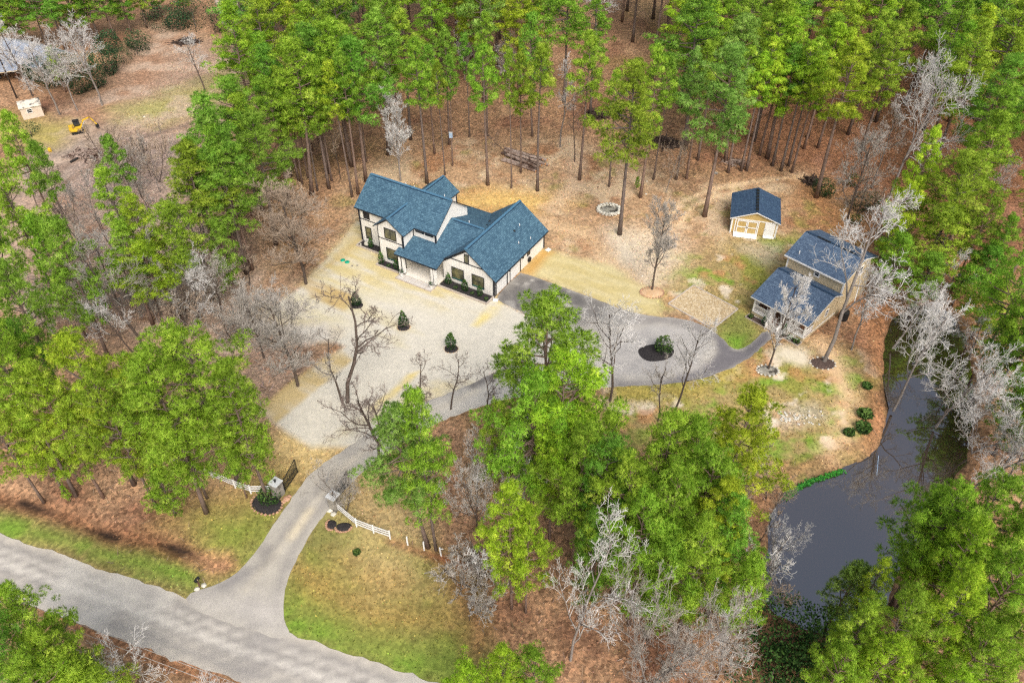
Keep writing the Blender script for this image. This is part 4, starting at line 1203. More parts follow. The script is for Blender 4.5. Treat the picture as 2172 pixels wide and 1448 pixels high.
for x in (0, 6):
    for y in (0, 5): MB().box((x - .1, y - .1, 0), (x + .1, y + .1, 2.5)).build('post', M['wood_brown'], CP)
roof_plane('roof', [(-.6, -.6, 2.5), (6.6, -.6, 2.5), (6.6, 5.6, 2.95), (-.6, 5.6, 2.95)], CP, M['far_roof'], trim=M['tan_siding'])
MB().box((-.2, -.15, 2.2), (6.2, .15, 2.42)).build('beam', M['tan_siding'], CP)
CR = empty('parked_car', G(-14, 174), math.radians(95), 'dark car parked under the carport at the left edge', 'car')
bd = MB()
prof = [(-2.2, .35), (2.2, .35), (2.25, .8), (1.3, .95), (.7, 1.45), (-1.2, 1.5), (-1.9, 1.0), (-2.25, .9)]
n_ = len(prof)
bd.poly([(x, -.85, z) for x, z in prof] + [(x, .85, z) for x, z in prof], [tuple(reversed(range(n_))), tuple(range(n_, 2 * n_))] + [(i, (i + 1) % n_, n_ + (i + 1) % n_, n_ + i) for i in range(n_)])
bd.build('body', M['steel_dark'], CR)
MB().poly([(1.22, -.7, 1.0), (1.22, .7, 1.0), (.75, .7, 1.44), (.75, -.7, 1.44)], [(0, 1, 2, 3)]).build('windscreen', M['dark_glass'], CR).location = (.03, 0, .02)
for x in (-1.4, 1.4):
    for y in (-.86, .86):
        wh = MB().tube([(x, y - .1, .33), (x, y + .1, .33)], .33, 14).build('wheel', M['black_rubber'], CR)
        MB().tube([(x, y - .11, .33), (x, y + .11, .33)], .18, 10).build('rim', M['stone_cap'], wh)
UP_ = empty('utility_pole', G(36, 209), 0, 'dark wooden utility pole beside the beige storage shed', 'utility pole')
MB().tube([(0, 0, 0), (0, 0, 9.5)], [.17, .11], 8).build('pole', M['pole'], UP_)
MB().bar((-1.1, 0, 8.9), (1.1, 0, 8.9), .1, .12).build('crossarm', M['pole'], UP_)
for x in (-1, 0, 1): MB().lathe([(.05, 0), (.07, .1), (.03, .2)], 8, (x, 0, 8.96)).build('insulator', M['stone_cap'], UP_)
tp = MB().lathe([(.4, 0), (.5, .25), (.45, .5), (.2, .6)], 10).build('scrap_barrel', M['terracotta']); tp.location = G(89, 237); tag(tp, 'rusty tan barrel at the right end of the storage shed', 'barrel')

# excavator
EX = empty('excavator', G(166, 281), math.radians(28), 'yellow mini excavator with black cab standing in the dirt clearing', 'excavator')
for y in (-.78, .78):
    trk = MB()
    pr_ = [(-1.25, .12), (-1.05, 0), (1.05, 0), (1.25, .12), (1.3, .35), (1.1, .55), (-1.1, .55), (-1.3, .35)]
    n_ = len(pr_)
    trk.poly([(x, y - .2, z) for x, z in pr_] + [(x, y + .2, z) for x, z in pr_], [tuple(reversed(range(n_))), tuple(range(n_, 2 * n_))] + [(i, (i + 1) % n_, n_ + (i + 1) % n_, n_ + i) for i in range(n_)])
    t_ = trk.build('track', M['black_rubber'], EX)
    for x in (-.95, -.3, .3, .95): MB().tube([(x, y - .22, .28), (x, y + .22, .28)], .17, 8).build('roller', M['steel_dark'], t_)
MB().box((-.6, -.6, .2), (.6, .6, .62)).build('undercarriage', M['steel_dark'], EX)
up = MB().prism([(-1.5, -.75), (-1.3, -.95), (.9, -.95), (.95, .95), (-1.3, .95), (-1.5, .75)], .64, 1.35).build('body', M['yellow_paint'], EX)
MB().prism([(-1.45, -.7), (-1.3, -.88), (-.3, -.88), (-.3, .88), (-1.3, .88), (-1.45, .7)], 1.35, 1.62).build('engine_cover', M['yellow_paint'], EX)
cb = MB().box((-.35, .0, 1.35), (.85, .9, 2.5)).build('cab', M['steel_dark'], EX)
for q in (((-.2, -.02, 1.6), (.75, 0, 2.35)), ((.85, .1, 1.5), (.87, .82, 2.38)), ((-.2, .9, 1.6), (.75, .92, 2.35))): MB().box(*q).build('pane', M['dark_glass'], cb)
MB().box((-.42, -.06, 2.5), (.92, .96, 2.58)).build('cab_roof', M['black_rubber'], EX)
EX.scale = (.85, .85, .85)
bm_ = MB()
for p, q, w in (((.8, -.35, 1.1), (1.7, -.35, 2.6), .26), ((1.7, -.35, 2.6), (3.2, -.35, 3.0), .24)): bm_.bar(p, q, .22, w)
boom = bm_.build('boom', M['yellow_paint'], EX)
MB().tube([(1.0, -.35, 1.0), (2.0, -.35, 2.35)], .06, 6).build('hydraulic_ram', M['stone_cap'], boom)
MB().bar((3.15, -.35, 3.05), (4.1, -.35, 1.15), .2, .22).build('stick', M['yellow_paint'], EX)
MB().poly([(3.9, -.7, 1.2), (4.35, -.7, 1.15), (4.45, -.7, .7), (4.0, -.7, .4), (3.7, -.7, .7), (3.9, 0, 1.2), (4.35, 0, 1.15), (4.45, 0, .7), (4.0, 0, .4), (3.7, 0, .7)],
          [(0, 1, 2, 3, 4), (9, 8, 7, 6, 5), (0, 5, 6, 1), (1, 6, 7, 2), (2, 7, 8, 3), (3, 8, 9, 4), (4, 9, 5, 0)]).build('bucket', M['steel_dark'], EX)
MB().bar((1.35, -.95, .3), (1.35, .95, .3), .12, .4).build('dozer_blade', M['yellow_paint'], EX)
o = MB().lathe([(.25, 0), (.3, .2), (.3, .6), (.22, .75)], 10).build('yellow_drum', M['yellow_paint']); o.location = G(107, 322); tag(o, 'small yellow drum on the dirt below the excavator', 'drum')
hp = MB().tube([(*G(150, 346)[:2], .18), (*G(158, 342)[:2], .18), (*G(166, 337)[:2], .18)], .2, 8).build('culvert_pipe', M['black_rubber']); tag(hp, 'black plastic culvert pipe lying left of the bare brush', 'pipe')

# ------------------------------------------------------------------ fences and gate
def fence(name, posts, lab, rails, ph, pw, m, rh, group=None):
    """posts: ground pixels; every post and rail a part"""
    P = [Vector(G(*q)) for q in posts]
    f = empty(name, P[0], 0, lab, 'fence', group)
    for p in P:
        q = p - P[0]
        MB().box((q.x - pw / 2, q.y - pw / 2, -.1), (q.x + pw / 2, q.y + pw / 2, ph)).build('post', m, f)
    for a, b in zip(P[:-1], P[1:]):
        for z in rails:
            u, w = a - P[0], b - P[0]
            MB().bar((u.x, u.y, z), (w.x, w.y, z), .045, rh).build('rail', m, f)
    return f


def sub(posts, n):
    out = []
    for a, b in zip(posts[:-1], posts[1:]):
        for i in range(n): out.append((a[0] + (b[0] - a[0]) * i / n, a[1] + (b[1] - a[1]) * i / n))
    return out + [posts[-1]]


fence('rail_fence', [(583, 1046), (533, 1046), (500, 1034), (452, 1014), (405, 996), (360, 980)], 'white three rail fence running left from the stone gate pillar', (.42, .8, 1.16), 1.32, .14, M['fence_white'], .15)
fence('rail_fence', [(716, 1082), (757, 1116), (793, 1130), (828, 1142)], 'white three rail fence right of the driveway entrance', (.42, .8, 1.16), 1.32, .14, M['fence_white'], .15)
fence('wooden_fence', sub([(448, 538), (500, 497), (586, 402), (640, 342), (700, 282)], 5), 'weathered brown wooden rail fence between the pines left of the house', (.4, .85, 1.3), 1.5, .14, M['wood_brown'], .12)
for i, (q, lab) in enumerate((((865, 1155), 'lone white fence post nearest the white rail fence'), ((900, 1166), 'lone white fence post, second after the white rail fence'), ((936, 1178), 'leaning white fence post with a broken rail stub'), ((973, 1189), 'lone white fence post, fourth after the rail fence'), ((1011, 1200), 'lone white fence post beside the yellow-green pine'))):
    b = MB().box((-.07, -.07, -.1), (.07, .07, 1.35))
    if i == 2: b.bar((0, 0, 1.2), (.32, -.02, 1.12), .05, .13)
    o = b.build('fence_post', M['fence_white']); o.location = G(*q); tag(o, lab, 'fence post', 'white posts of the unfinished fence')
    if i == 2: o.rotation_euler.y = -.06


def pillar(q, lab, rz):
    P = empty('gate_pillar', G(*q), rz, lab, 'gate pillar')
    random.seed(int(q[0]))
    MB().box((-.5, -.5, 0), (.5, .5, 2.5)).build('core', M['stone'], P)
    for k in range(6):                       # ashlar courses, every stone a piece of its own
        z0 = .02 + k * .41
        for s in range(4):
            cut = random.uniform(-.22, .22)
            for a, b in ((-.55, cut - .012), (cut + .012, .55)):
                d = .5 + random.uniform(.035, .06)
                lo, hi = ((a, -d, z0), (b, -.49, z0 + .39))
                if s == 1: lo, hi = (-b, .49, z0), (-a, d, z0 + .39)
                if s == 2: lo, hi = (.49, max(a, -.5), z0), (d, min(b, .5), z0 + .39)
                if s == 3: lo, hi = (-d, max(a, -.5), z0), (-.49, min(b, .5), z0 + .39)
                MB().box(lo, hi).build('stone', M['stone'], P)
    MB().box((-.66, -.66, 2.5), (.66, .66, 2.66)).build('cap', M['stone_cap'], P)
    P.scale = (.85, .85, .82)
    lm = MB().lathe([(.12, 2.66), (.05, 2.72), (.05, 2.8), (.13, 2.84), (.16, 3.05), (.04, 3.16)], 8).build('lantern', M['steel_dark'], P)
    return P


def gate(q0, q1, lab):
    a, b = Vector(G(*q0)), Vector(G(*q1)); d = b - a; L = d.length
    g = empty('iron_gate', a, math.atan2(d.y, d.x), lab, 'gate')
    ir = M['steel_dark']
    top = lambda x: 1.75 + .55 * (x / L) ** 1.5
    for x in (.03, L): MB().box((x - .04, -.04, .1), (x + .04, .04, top(x))).build('stile', ir, g)
    for z in (.2, .95): MB().box((0, -.025, z - .03), (L, .025, z + .03)).build('gate_rail', ir, g)
    MB().tube([(x, 0, top(x)) for x in np.linspace(0, L, 9)], .04, 6).build('gate_rail', ir, g)
    n = int(L / .16)
    for i in range(1, n):
        x = L * i / n
        MB().box((x - .018, -.018, .2), (x + .018, .018, top(x) + .12)).build('baluster', ir, g)
    return g


pillar((592, 1049), 'grey stone gate pillar with pale cap and lantern at the end of the white fence', math.radians(-30))
pillar((712, 1077), 'grey stone gate pillar hidden behind a bare tree right of the driveway', math.radians(-30))
gate((605, 1043), (632, 1003), 'open black iron gate leaf beside the stone pillar left of the driveway')
gate((712, 1066), (742, 1026), 'open black iron gate leaf behind the bare tree right of the driveway')


# ------------------------------------------------------------------ beds, shrubs, pots, small things
def rock_mesh(seed, r=.3):
    random.seed(seed)
    bm = bmesh.new(); bmesh.ops.create_icosphere(bm, subdivisions=1, radius=r)
    for v in bm.verts: v.co *= random.uniform(.75, 1.2); v.co.z *= .7
    me = bpy.data.meshes.new('rock'); bm.to_mesh(me); bm.free()
    return me


ROCKS = [rock_mesh(i) for i in range(5)]


def ring(parent, pts, m, size=.7, name='stone'):
    for i, p in enumerate(pts):
        me = ROCKS[i % 5]
        key = me.name + m.name
        if key not in ring.cache:
            c = me.copy(); c.materials.append(m); ring.cache[key] = c
        o = bpy.data.objects.new(name, ring.cache[key]); COL.objects.link(o); o.parent = parent
        o.location = p; s = size * random.uniform(.75, 1.25); o.scale = (s, s, s * .9); o.rotation_euler.z = random.uniform(0, 6)


ring.cache = {}


def bed(q, rx, ry, rz, lab, m='mulch', stones=None, n=18, sz=.6, arc=(0, 6.283), name='mulch_bed'):
    b = empty(name, G(*q), rz, lab, 'mulch bed')
    random.seed(int(q[0] * 7 + q[1]))
    pts = [(rx * math.cos(t) * (1 + .06 * math.sin(3 * t + 1)), ry * math.sin(t) * (1 + .06 * math.cos(2 * t))) for t in np.linspace(0, 2 * math.pi, 24, endpoint=False)]
    mb = MB(); nn = len(pts)
    vv = [(0, 0, .2)] + [(x * .6, y * .6, .18) for x, y in pts] + [(x, y, .05) for x, y in pts] + [(x * 1.02, y * 1.02, -.02) for x, y in pts]
    ff = [(0, 1 + i, 1 + (i + 1) % nn) for i in range(nn)]
    for r in (0, 1): ff += [(1 + r * nn + i, 1 + (r + 1) * nn + i, 1 + (r + 1) * nn + (i + 1) % nn, 1 + r * nn + (i + 1) % nn) for i in range(nn)]
    mb.poly(vv, ff); mb.build('mulch', M[m], b)
    if stones: ring(b, [(rx * 1.05 * math.cos(t), ry * 1.05 * math.sin(t), .08) for t in np.linspace(arc[0], arc[1], n, endpoint=False)], M[stones], sz)
    return b


bed((566, 1068), 1.7, 1.3, -.5, 'black mulch bed edged with tan stones under the gate shrub', stones='stone_tan', n=24, sz=.55)
bed((703, 1113), .5, .65, .2, 'small black mulch bed edged with tan stones, left of the pair', stones='stone_tan', n=9, sz=.5, arc=(2.0, 5.2))
bed((729, 1118), .8, .6, .1, 'black mulch bed edged with tan stones, right of the pair', stones='stone_tan', n=12, sz=.5, arc=(3.2, 6.4))
bed((757, 648), .8, .75, 0, 'black mulch circle round the conifer nearest the left planter')
bed((856, 694), .85, .78, 0, 'black mulch circle round the middle lawn shrub', stones='terracotta', n=16, sz=.25)
bed((957, 740), .88, .8, 0, 'black mulch circle round the lawn shrub nearest the driveway', stones='terracotta', n=16, sz=.25)
bed((1391, 748), 2.3, 1.7, .2, 'black mulch island in the middle of the turning circle')
bed((1383, 621), 1.55, 1.2, 0, 'pine straw ring edged with stones round the feathery bare tree', m='terracotta', stones='stone_tan', n=24, sz=.5)
bed((1628, 786), 1.3, .95, 0, 'stone edged ring at the foot of the bare tree below the cottage', m='ash', stones='rock_pale', n=16, sz=.55)
bed((1745, 771), 1.5, 1.1, 0, 'stone edged leafy ring at the foot of the large pale tree', m='brown_mulch', stones='rock_pale', n=14, sz=.5)


def leaf_mesh(name, pts, size, tone, rng, mat, elong=1.0, up=.25):
    """a cloud of small leaf quads at pts, each facing a random way but biased upward"""
    n = len(pts)
    d = rng.normal(size=(n, 3)); d[:, 2] += up * 2; d /= np.linalg.norm(d, axis=1)[:, None]
    a = np.cross(d, rng.normal(size=(n, 3))); a /= np.linalg.norm(a, axis=1)[:, None] + 1e-9
    b = np.cross(d, a)
    s = size * rng.uniform(.6, 1.3, n)[:, None]
    v = np.stack([pts - a * s * elong, pts + b * s * .55, pts + a * s * elong, pts - b * s * .55], 1).reshape(-1, 3)
    f = np.arange(n * 4).reshape(n, 4)
    me = bpy.data.meshes.new(name)
    me.vertices.add(n * 4); me.vertices.foreach_set('co', v.ravel())
    me.loops.add(n * 4); me.loops.foreach_set('vertex_index', f.ravel())
    me.polygons.add(n); me.polygons.foreach_set('loop_start', np.arange(n) * 4)
    at = me.attributes.new('tone', 'FLOAT', 'POINT'); at.data.foreach_set('value', np.repeat(tone, 4).astype(np.float32))
    me.update(); me.materials.append(mat)
    return me


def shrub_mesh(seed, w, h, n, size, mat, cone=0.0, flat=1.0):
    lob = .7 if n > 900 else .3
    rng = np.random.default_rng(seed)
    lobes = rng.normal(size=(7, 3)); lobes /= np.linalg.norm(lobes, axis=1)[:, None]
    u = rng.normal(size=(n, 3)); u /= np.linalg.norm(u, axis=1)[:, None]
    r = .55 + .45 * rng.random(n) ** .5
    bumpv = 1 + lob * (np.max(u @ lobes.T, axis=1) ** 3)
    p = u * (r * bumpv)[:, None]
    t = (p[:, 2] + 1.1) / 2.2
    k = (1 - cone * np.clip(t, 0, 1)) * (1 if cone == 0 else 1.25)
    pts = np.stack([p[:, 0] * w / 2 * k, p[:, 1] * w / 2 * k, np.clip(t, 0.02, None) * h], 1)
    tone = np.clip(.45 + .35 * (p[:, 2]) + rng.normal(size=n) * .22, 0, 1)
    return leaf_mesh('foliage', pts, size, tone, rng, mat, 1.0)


_sh = {}


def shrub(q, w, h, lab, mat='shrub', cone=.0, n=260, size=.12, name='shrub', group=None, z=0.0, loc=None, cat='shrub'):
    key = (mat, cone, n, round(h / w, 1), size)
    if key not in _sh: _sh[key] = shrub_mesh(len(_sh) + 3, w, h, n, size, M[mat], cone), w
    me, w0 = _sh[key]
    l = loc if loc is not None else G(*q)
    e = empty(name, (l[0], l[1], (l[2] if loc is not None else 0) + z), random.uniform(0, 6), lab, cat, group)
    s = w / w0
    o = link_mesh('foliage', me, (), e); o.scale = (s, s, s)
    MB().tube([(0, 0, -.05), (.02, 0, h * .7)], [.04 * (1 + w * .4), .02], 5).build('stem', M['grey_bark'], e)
    return e


random.seed(77)
shrub((757, 649), 1.3, 2.5, 'dark conical conifer on the lawn nearest the left planter', 'shrub_dark', .75, 420, .14, z=.1, name='lawn_conifer')
shrub((856, 692), 1.35, 2.4, 'leafy conical magnolia, middle of the three on the lawn', 'shrub', .7, 420, .14, z=.1, name='lawn_magnolia')
shrub((957, 738), 1.4, 2.6, 'leafy conical magnolia on the lawn nearest the driveway', 'shrub', .72, 420, .14, z=.1, name='lawn_magnolia')
shrub((1404, 745), 2.0, 2.3, 'round green shrub on the turning circle island', 'shrub', .25, 420, .16, z=.1)
shrub((574, 1058), 2.2, 1.3, 'green flowering shrub at the foot of the stone gate pillar', 'shrub', 0, 500, .13, z=.1)
for u, v, w, h, lab in ((-22.0, .6, .7, 1.6, 'slim upright shrub in the left mulch planter'), (-18.2, -1.75, .9, 2.0, 'slim upright shrub at the left end of the porch planter'), (-15.5, -1.75, .8, 1.6, 'slim upright shrub beside the porch column'),
                        (-7.0, -.9, .9, 1.9, 'conical shrub below the left garage wing window'), (-4.2, -.95, 1.0, 2.0, 'conical shrub between the two garage wing windows'), (-1.75, -.9, .75, 1.9, 'conical shrub below the right garage wing window')):
    shrub(None, w, h, lab, 'shrub', .65, 240, .11, loc=at_h(u, v, .15), name='planter_shrub', group='shrubs in the farmhouse planters')
for u, lab in ((-5.6, 'tiny pale shrub left of the middle planter conifer'), (-2.9, 'tiny pale shrub right of the middle planter conifer'), (-.6, 'tiny pale shrub at the right end of the long planter'), (-16.8, 'tiny pale shrub in the planter left of the porch')):
    shrub(None, .55, .4, lab, 'shrub', 0, 70, .08, loc=at_h(u, -1.15 if u > -10 else -1.9, .16), name='small_shrub', group='small shrubs in the farmhouse planters')
for u, w, h, c, lab in ((-5.4, .75, 1.7, .75, 'slim conical evergreen in the bed left of the cottage steps'), (-7.4, .6, .55, 0, 'low green shrub at the left end of the cottage bed'), (-2.45, .7, 1.8, .75, 'slim conical evergreen in the bed right of the cottage steps'), (-1.5, .7, .5, 0, 'low green shrub in the middle of the right cottage bed'), (-.5, .8, .55, 0, 'low green shrub at the right corner of the cottage bed')):
    shrub(None, w, h, lab, 'shrub_dark' if c else 'shrub', c, 220 if c else 120, .11, loc=at_c(u, -.6, .08), name='bed_evergreen' if c else 'small_shrub')
for q, w, h, lab in (((1838, 822), .9, .7, 'low green shrub on the pond path nearest the cottage'), ((1832, 882), 1.25, 1.0, 'round green shrub beside the pond, upper of a pair'), ((1830, 911), 1.3, 1.1, 'round green shrub beside the pond, lower of a pair'), ((1800, 920), 1.0, .7, 'small olive shrub left of the pondside pair'),
                     ((66, 284), 3.0, 2.2, 'dark green bush on the grass below the storage shed'), ((757, 1172), .5, .3, 'tiny green shrub in the middle of the front lawn')):
    shrub(q, w, h, lab, 'shrub_dark' if q[0] < 100 else 'shrub', .1, 320, .15)
# pots on the porch step
for u, v, lab in ((-13.95, -2.6, 'white pot with dark plant on the left of the porch step'), (-8.65, -2.75, 'white pot with dark plant on the right of the porch step')):
    p = empty('flower_pot', at_h(u, v, .134), 0, lab, 'flower pot')
    MB().lathe([(.2, 0), (.3, .42), (.33, .45), (.33, .5), (.27, .5), (.25, .44)], 12).build('pot', M['grey_pot'], p)
    o = link_mesh('plant', shrub_mesh(int(-u * 10), .6, .5, 90, .09, M['shrub_dark']), (), p); o.location.z = .42
# septic lids
for q, lab in (((727, 552), 'round green septic lid, left of the pair on the sod'), ((736.5, 556), 'round green septic lid, right of the pair on the sod')):
    o = MB().lathe([(.36, 0), (.36, .06), (.28, .12)], 14).build('septic_lid', M['green_plastic']); o.location = G(*q); tag(o, lab, 'lid')
for q, lab in (((747, 564), 'small grey valve cover beside the septic lids'), ((758, 563), 'small dark valve cover right of the septic lids')):
    o = MB().lathe([(.16, 0), (.16, .04), (.12, .07)], 10).build('valve_cover', M['stone']); o.location = G(*q); tag(o, lab, 'valve cover')
# mailbox
mbx = empty('mailbox', G(424, 1243), math.radians(-20), 'dark mailbox on a post where the driveway meets the road', 'mailbox')
MB().box((-.06, -.06, 0), (.06, .06, 1.05)).build('post', M['wood_brown'], mbx)
MB().prism([(-.14, -.28), (.14, -.28), (.14, .28), (-.14, .28)], 1.05, 1.2).tube([(0, -.28, 1.2), (0, .28, 1.2)], .14, 12).build('box', M['steel_dark'], mbx)
MB().box((.15, -.1, 1.2), (.17, -.05, 1.4)).build('flag', M['terracotta'], mbx)
for i, q in enumerate(((432, 1241), (418, 1248))):
    o = bpy.data.objects.new('rock', ROCKS[i].copy()); o.data.materials.append(M['rock_pale']); COL.objects.link(o); o.location = G(*q); tag(o, ('pale rock right of the mailbox', 'pale rock left of the mailbox')[i], 'rock')
# rocks beside the gate pillar
for i, (q, s_, lab) in enumerate((((607, 1058), 1.5, 'large pale rock at the driveway side of the gate pillar'), ((613, 1052), 1.0, 'pale rock behind the large one at the gate pillar'), ((601, 1064), .9, 'pale rock nearest the gate flower bed'), ((701, 1082), 1.3, 'pale rock left of the hidden gate pillar'), ((708, 1090), 1.2, 'pale rock below the hidden gate pillar'))):
    o = bpy.data.objects.new('rock', ROCKS[i % 5].copy()); o.data.materials.append(M['rock_pale'] if i > 2 else M['stone_tan']); COL.objects.link(o); o.location = G(*q); o.scale = (s_,) * 3; tag(o, lab, 'rock')
# fire pit
fp = empty('fire_pit', G(1291, 447), 0, 'round stone fire pit ring full of ash on the bare yard', 'fire pit')
fp.scale = (1.2, 1.2, 1.1)
MB().lathe([(1.3, -.02), (1.3, .08), (.9, .16), (.3, .3)], 18).build('ash', M['ash'], fp)
random.seed(9)
for k in range(2):
    ring(fp, [(1.42 * math.cos(t), 1.3 * math.sin(t), .14 + .24 * k) for t in np.linspace(.1 * k, 6.283 + .1 * k, 20, endpoint=False)], M['rock_pale'], .85)
# rubble patch
rp = empty('rubble_patch', G(1700, 886), 0, 'low heap of broken pale stones on the pondside lawn', 'rubble')
random.seed(12)
ring(rp, [(random.uniform(-2.6, 2.6), random.uniform(-1.1, 1.1), .05) for _ in range(40)], M['rock_pale'], .55)
# log pile and fallen trunk
LP = empty('log_pile', G(1112, 342), math.radians(-36), 'pile of long grey felled logs stacked between the pines', 'log pile')
LP.scale = (1.45, 1.25, 1.15)
random.seed(21)
for i, (y, z) in enumerate(((-1.7, .22), (-1.15, .22), (-.6, .22), (-.05, .22), (.5, .22), (1.05, .22), (1.6, .22), (-.9, .62), (-.3, .62), (.3, .62), (.85, .62), (-.4, 1.0), (.25, 1.0))):
    L = random.uniform(4.6, 6.2); x0 = -L / 2 + random.uniform(-.6, .6); dy = random.uniform(-.35, .35); r = random.uniform(.17, .25)
    lg = MB().tube([(x0, y - dy, z), (x0 + L, y + dy, z)], [r, r * .85], 8).build('log', M['log_bark'], LP)
    MB().tube([(x0 + L, y + dy, z), (x0 + L + .012, y + dy, z)], [r * .82, r * .82], 8).build('cut_end', M['log_end'], lg)


def brush_pile(q, w, d, h, n, lab, seed, m='brush'):
    random.seed(seed)
    e = empty('brush_pile', G(*q), random.uniform(-.4, .4), lab, 'brush pile')
    mb = MB()
    for _ in range(n):
        x, y = random.gauss(0, w / 4), random.gauss(0, d / 4); z = max(.05, h * (1 - (abs(x) / w + abs(y) / d) * 1.6) * random.random())
        a = random.uniform(0, 6.28); L = random.uniform(.5, 1.6)
        mb.tube([(x - L * math.cos(a), y - L * math.sin(a), z), (x + L * math.cos(a), y + L * math.sin(a), z + random.uniform(-.25, .4))], random.uniform(.03, .13), 5)
    o = mb.build('branches', M[m], e); o['kind'] = 'stuff'
    return e


brush_pile((1265, 245), 4, 3, 1.2, 110, 'dark heap of cut brushwood by the pine trunks, farther of two', 31)
brush_pile((1408, 303), 6.5, 3, 1.2, 170, 'long dark heap of cut brushwood among the pines', 32)
brush_pile((1722, 386), 3, 2, 1.1, 60, 'small heap of firewood left of the thick leaning trunk', 33)
brush_pile((395, 90), 5, 3, 1.2, 100, 'dark heap of branches at the far edge of the clearing', 34)
brush_pile((190, 330), 8, 4, 1.0, 130, 'grey heap of cut branches below the excavator', 35, 'log_bark')
brush_pile((1560, 345), 4, 2, .5, 30, 'thin scatter of fallen branches above the shed', 36, 'log_bark')
# birdhouse-like meter box on a trunk
mtb = empty('tree_box', G(960, 350), 0, 'small pale blue box fixed high on a thin pine trunk', 'box')
MB().box((-.28, -.46, 5.3), (.28, -.2, 6.2)).build('box', M['blue_box'], mtb)
MB().box((-.32, -.5, 6.2), (.32, -.16, 6.28)).build('lid', M['stone_cap'], mtb)
for zz in (5.4, 6.1): MB().box((-.3, -.2, zz - .03), (.3, .1, zz + .03)).build('strap', M['steel_dark'], mtb)
# clay pot standing in the pond, thin pale line
cp = empty('pond_planter', (*G(1675, 1272)[:2], WATER_Z - .1), 0, 'round dark pot with pale rim standing in the pond shallows', 'pot')
MB().lathe([(.26, 0), (.34, .35)], 14).build('pot', M['steel_dark'], cp)
MB().lathe([(.36, .33), (.38, .4), (.3, .42), (.28, .36)], 14).build('rim', M['terracotta'], cp)
tag(MB().tube([(*G(1866, 960)[:2], WATER_Z + .03), (*G(1864, 985)[:2], WATER_Z + .02), (*G(1862, 1010)[:2], WATER_Z - .05)], .03, 6).build('pond_line', M['blue_box']), 'thin pale line running from the bank into the pond', 'pipe')
# pale stones and scraps on the forest edge
for q, m, s_, lab in (((1517, 368), 'stone', 1.6, 'grey tarp covered rock at the foot of the pines left of the shed'), ((1648, 382), 'stone', .8, 'small grey stone on the dirt track above the shed'), ((1370, 412), 'rock_pale', .8, 'pale rock right of the pine seedling'), ((1372, 385), 'rock_pale', .6, 'pale rock between the trunks behind the fire pit'), ((306, 248), 'rock_pale', .8, 'white stone on the grass right of the excavator')):
    o = bpy.data.objects.new('rock', ROCKS[int(q[0]) % 5].copy()); o.data.materials.append(M[m]); COL.objects.link(o); o.location = G(*q); o.scale = (s_, s_, s_); tag(o, lab, 'rock')
# overhead wires above the verge at the bottom left, between two poles outside the frame
_A, _B = Vector((*G(110, 1318, 7.0)[:2], 0)), Vector((*G(450, 1448, 7.0)[:2], 0))
pa, pb = _A + (_A - _B) * 1.6, _B + (_B - _A) * 1.4
for i, (off, z) in enumerate(((0, 7.6), (.7, 7.2), (-1.0, 6.6))):
    n_ = Vector((-(pb - pa).y, (pb - pa).x, 0)).normalized() * off
    pts = [pa.lerp(pb, t) + n_ + Vector((0, 0, z - 2.2 * t * (1 - t))) for t in np.linspace(0, 1, 24)]
    tag(MB().tube(pts, .022, 4).build('power_line', M['tarmac_dust']), ('upper power line over the roadside verge', 'middle power line over the roadside verge', 'lowest power line over the roadside verge')[i], 'wire')
for p, lab in ((pa, 'utility pole carrying the roadside wires at the left'), (pb, 'utility pole carrying the roadside wires at the bottom')):
    e = empty('utility_pole', p, 0, lab, 'utility pole')
    MB().tube([(0, 0, 0), (0, 0, 8.4)], [.17, .12], 8).build('pole', M['pole'], e)
    MB().bar((-1.3, 0, 7.4), (1.3, 0, 7.4), .1, .12).build('crossarm', M['pole'], e)
# algae along the pond edge
rng = np.random.default_rng(4)
line = [np.array(G(*q)[:2]) for q in ((1668, 1052), (1690, 1030), (1720, 1016), (1760, 1002), (1790, 993))]
pts = []
for a, b in zip(line[:-1], line[1:]):
    t = rng.random(230)[:, None]
    pts.append(a * (1 - t) + b * t + rng.normal(size=(230, 2)) * [[.2, .16]])
pts = np.concatenate(pts); pts = np.concatenate([pts, np.full((len(pts), 1), WATER_Z + .03) + rng.random((len(pts), 1)) * .12], 1)
tag(link_mesh('algae', leaf_mesh('algae', pts, .11, rng.random(len(pts)), rng, M['algae'], 1.2, 1.5)), 'bright green algae along the pond edge', 'algae', kind='stuff')

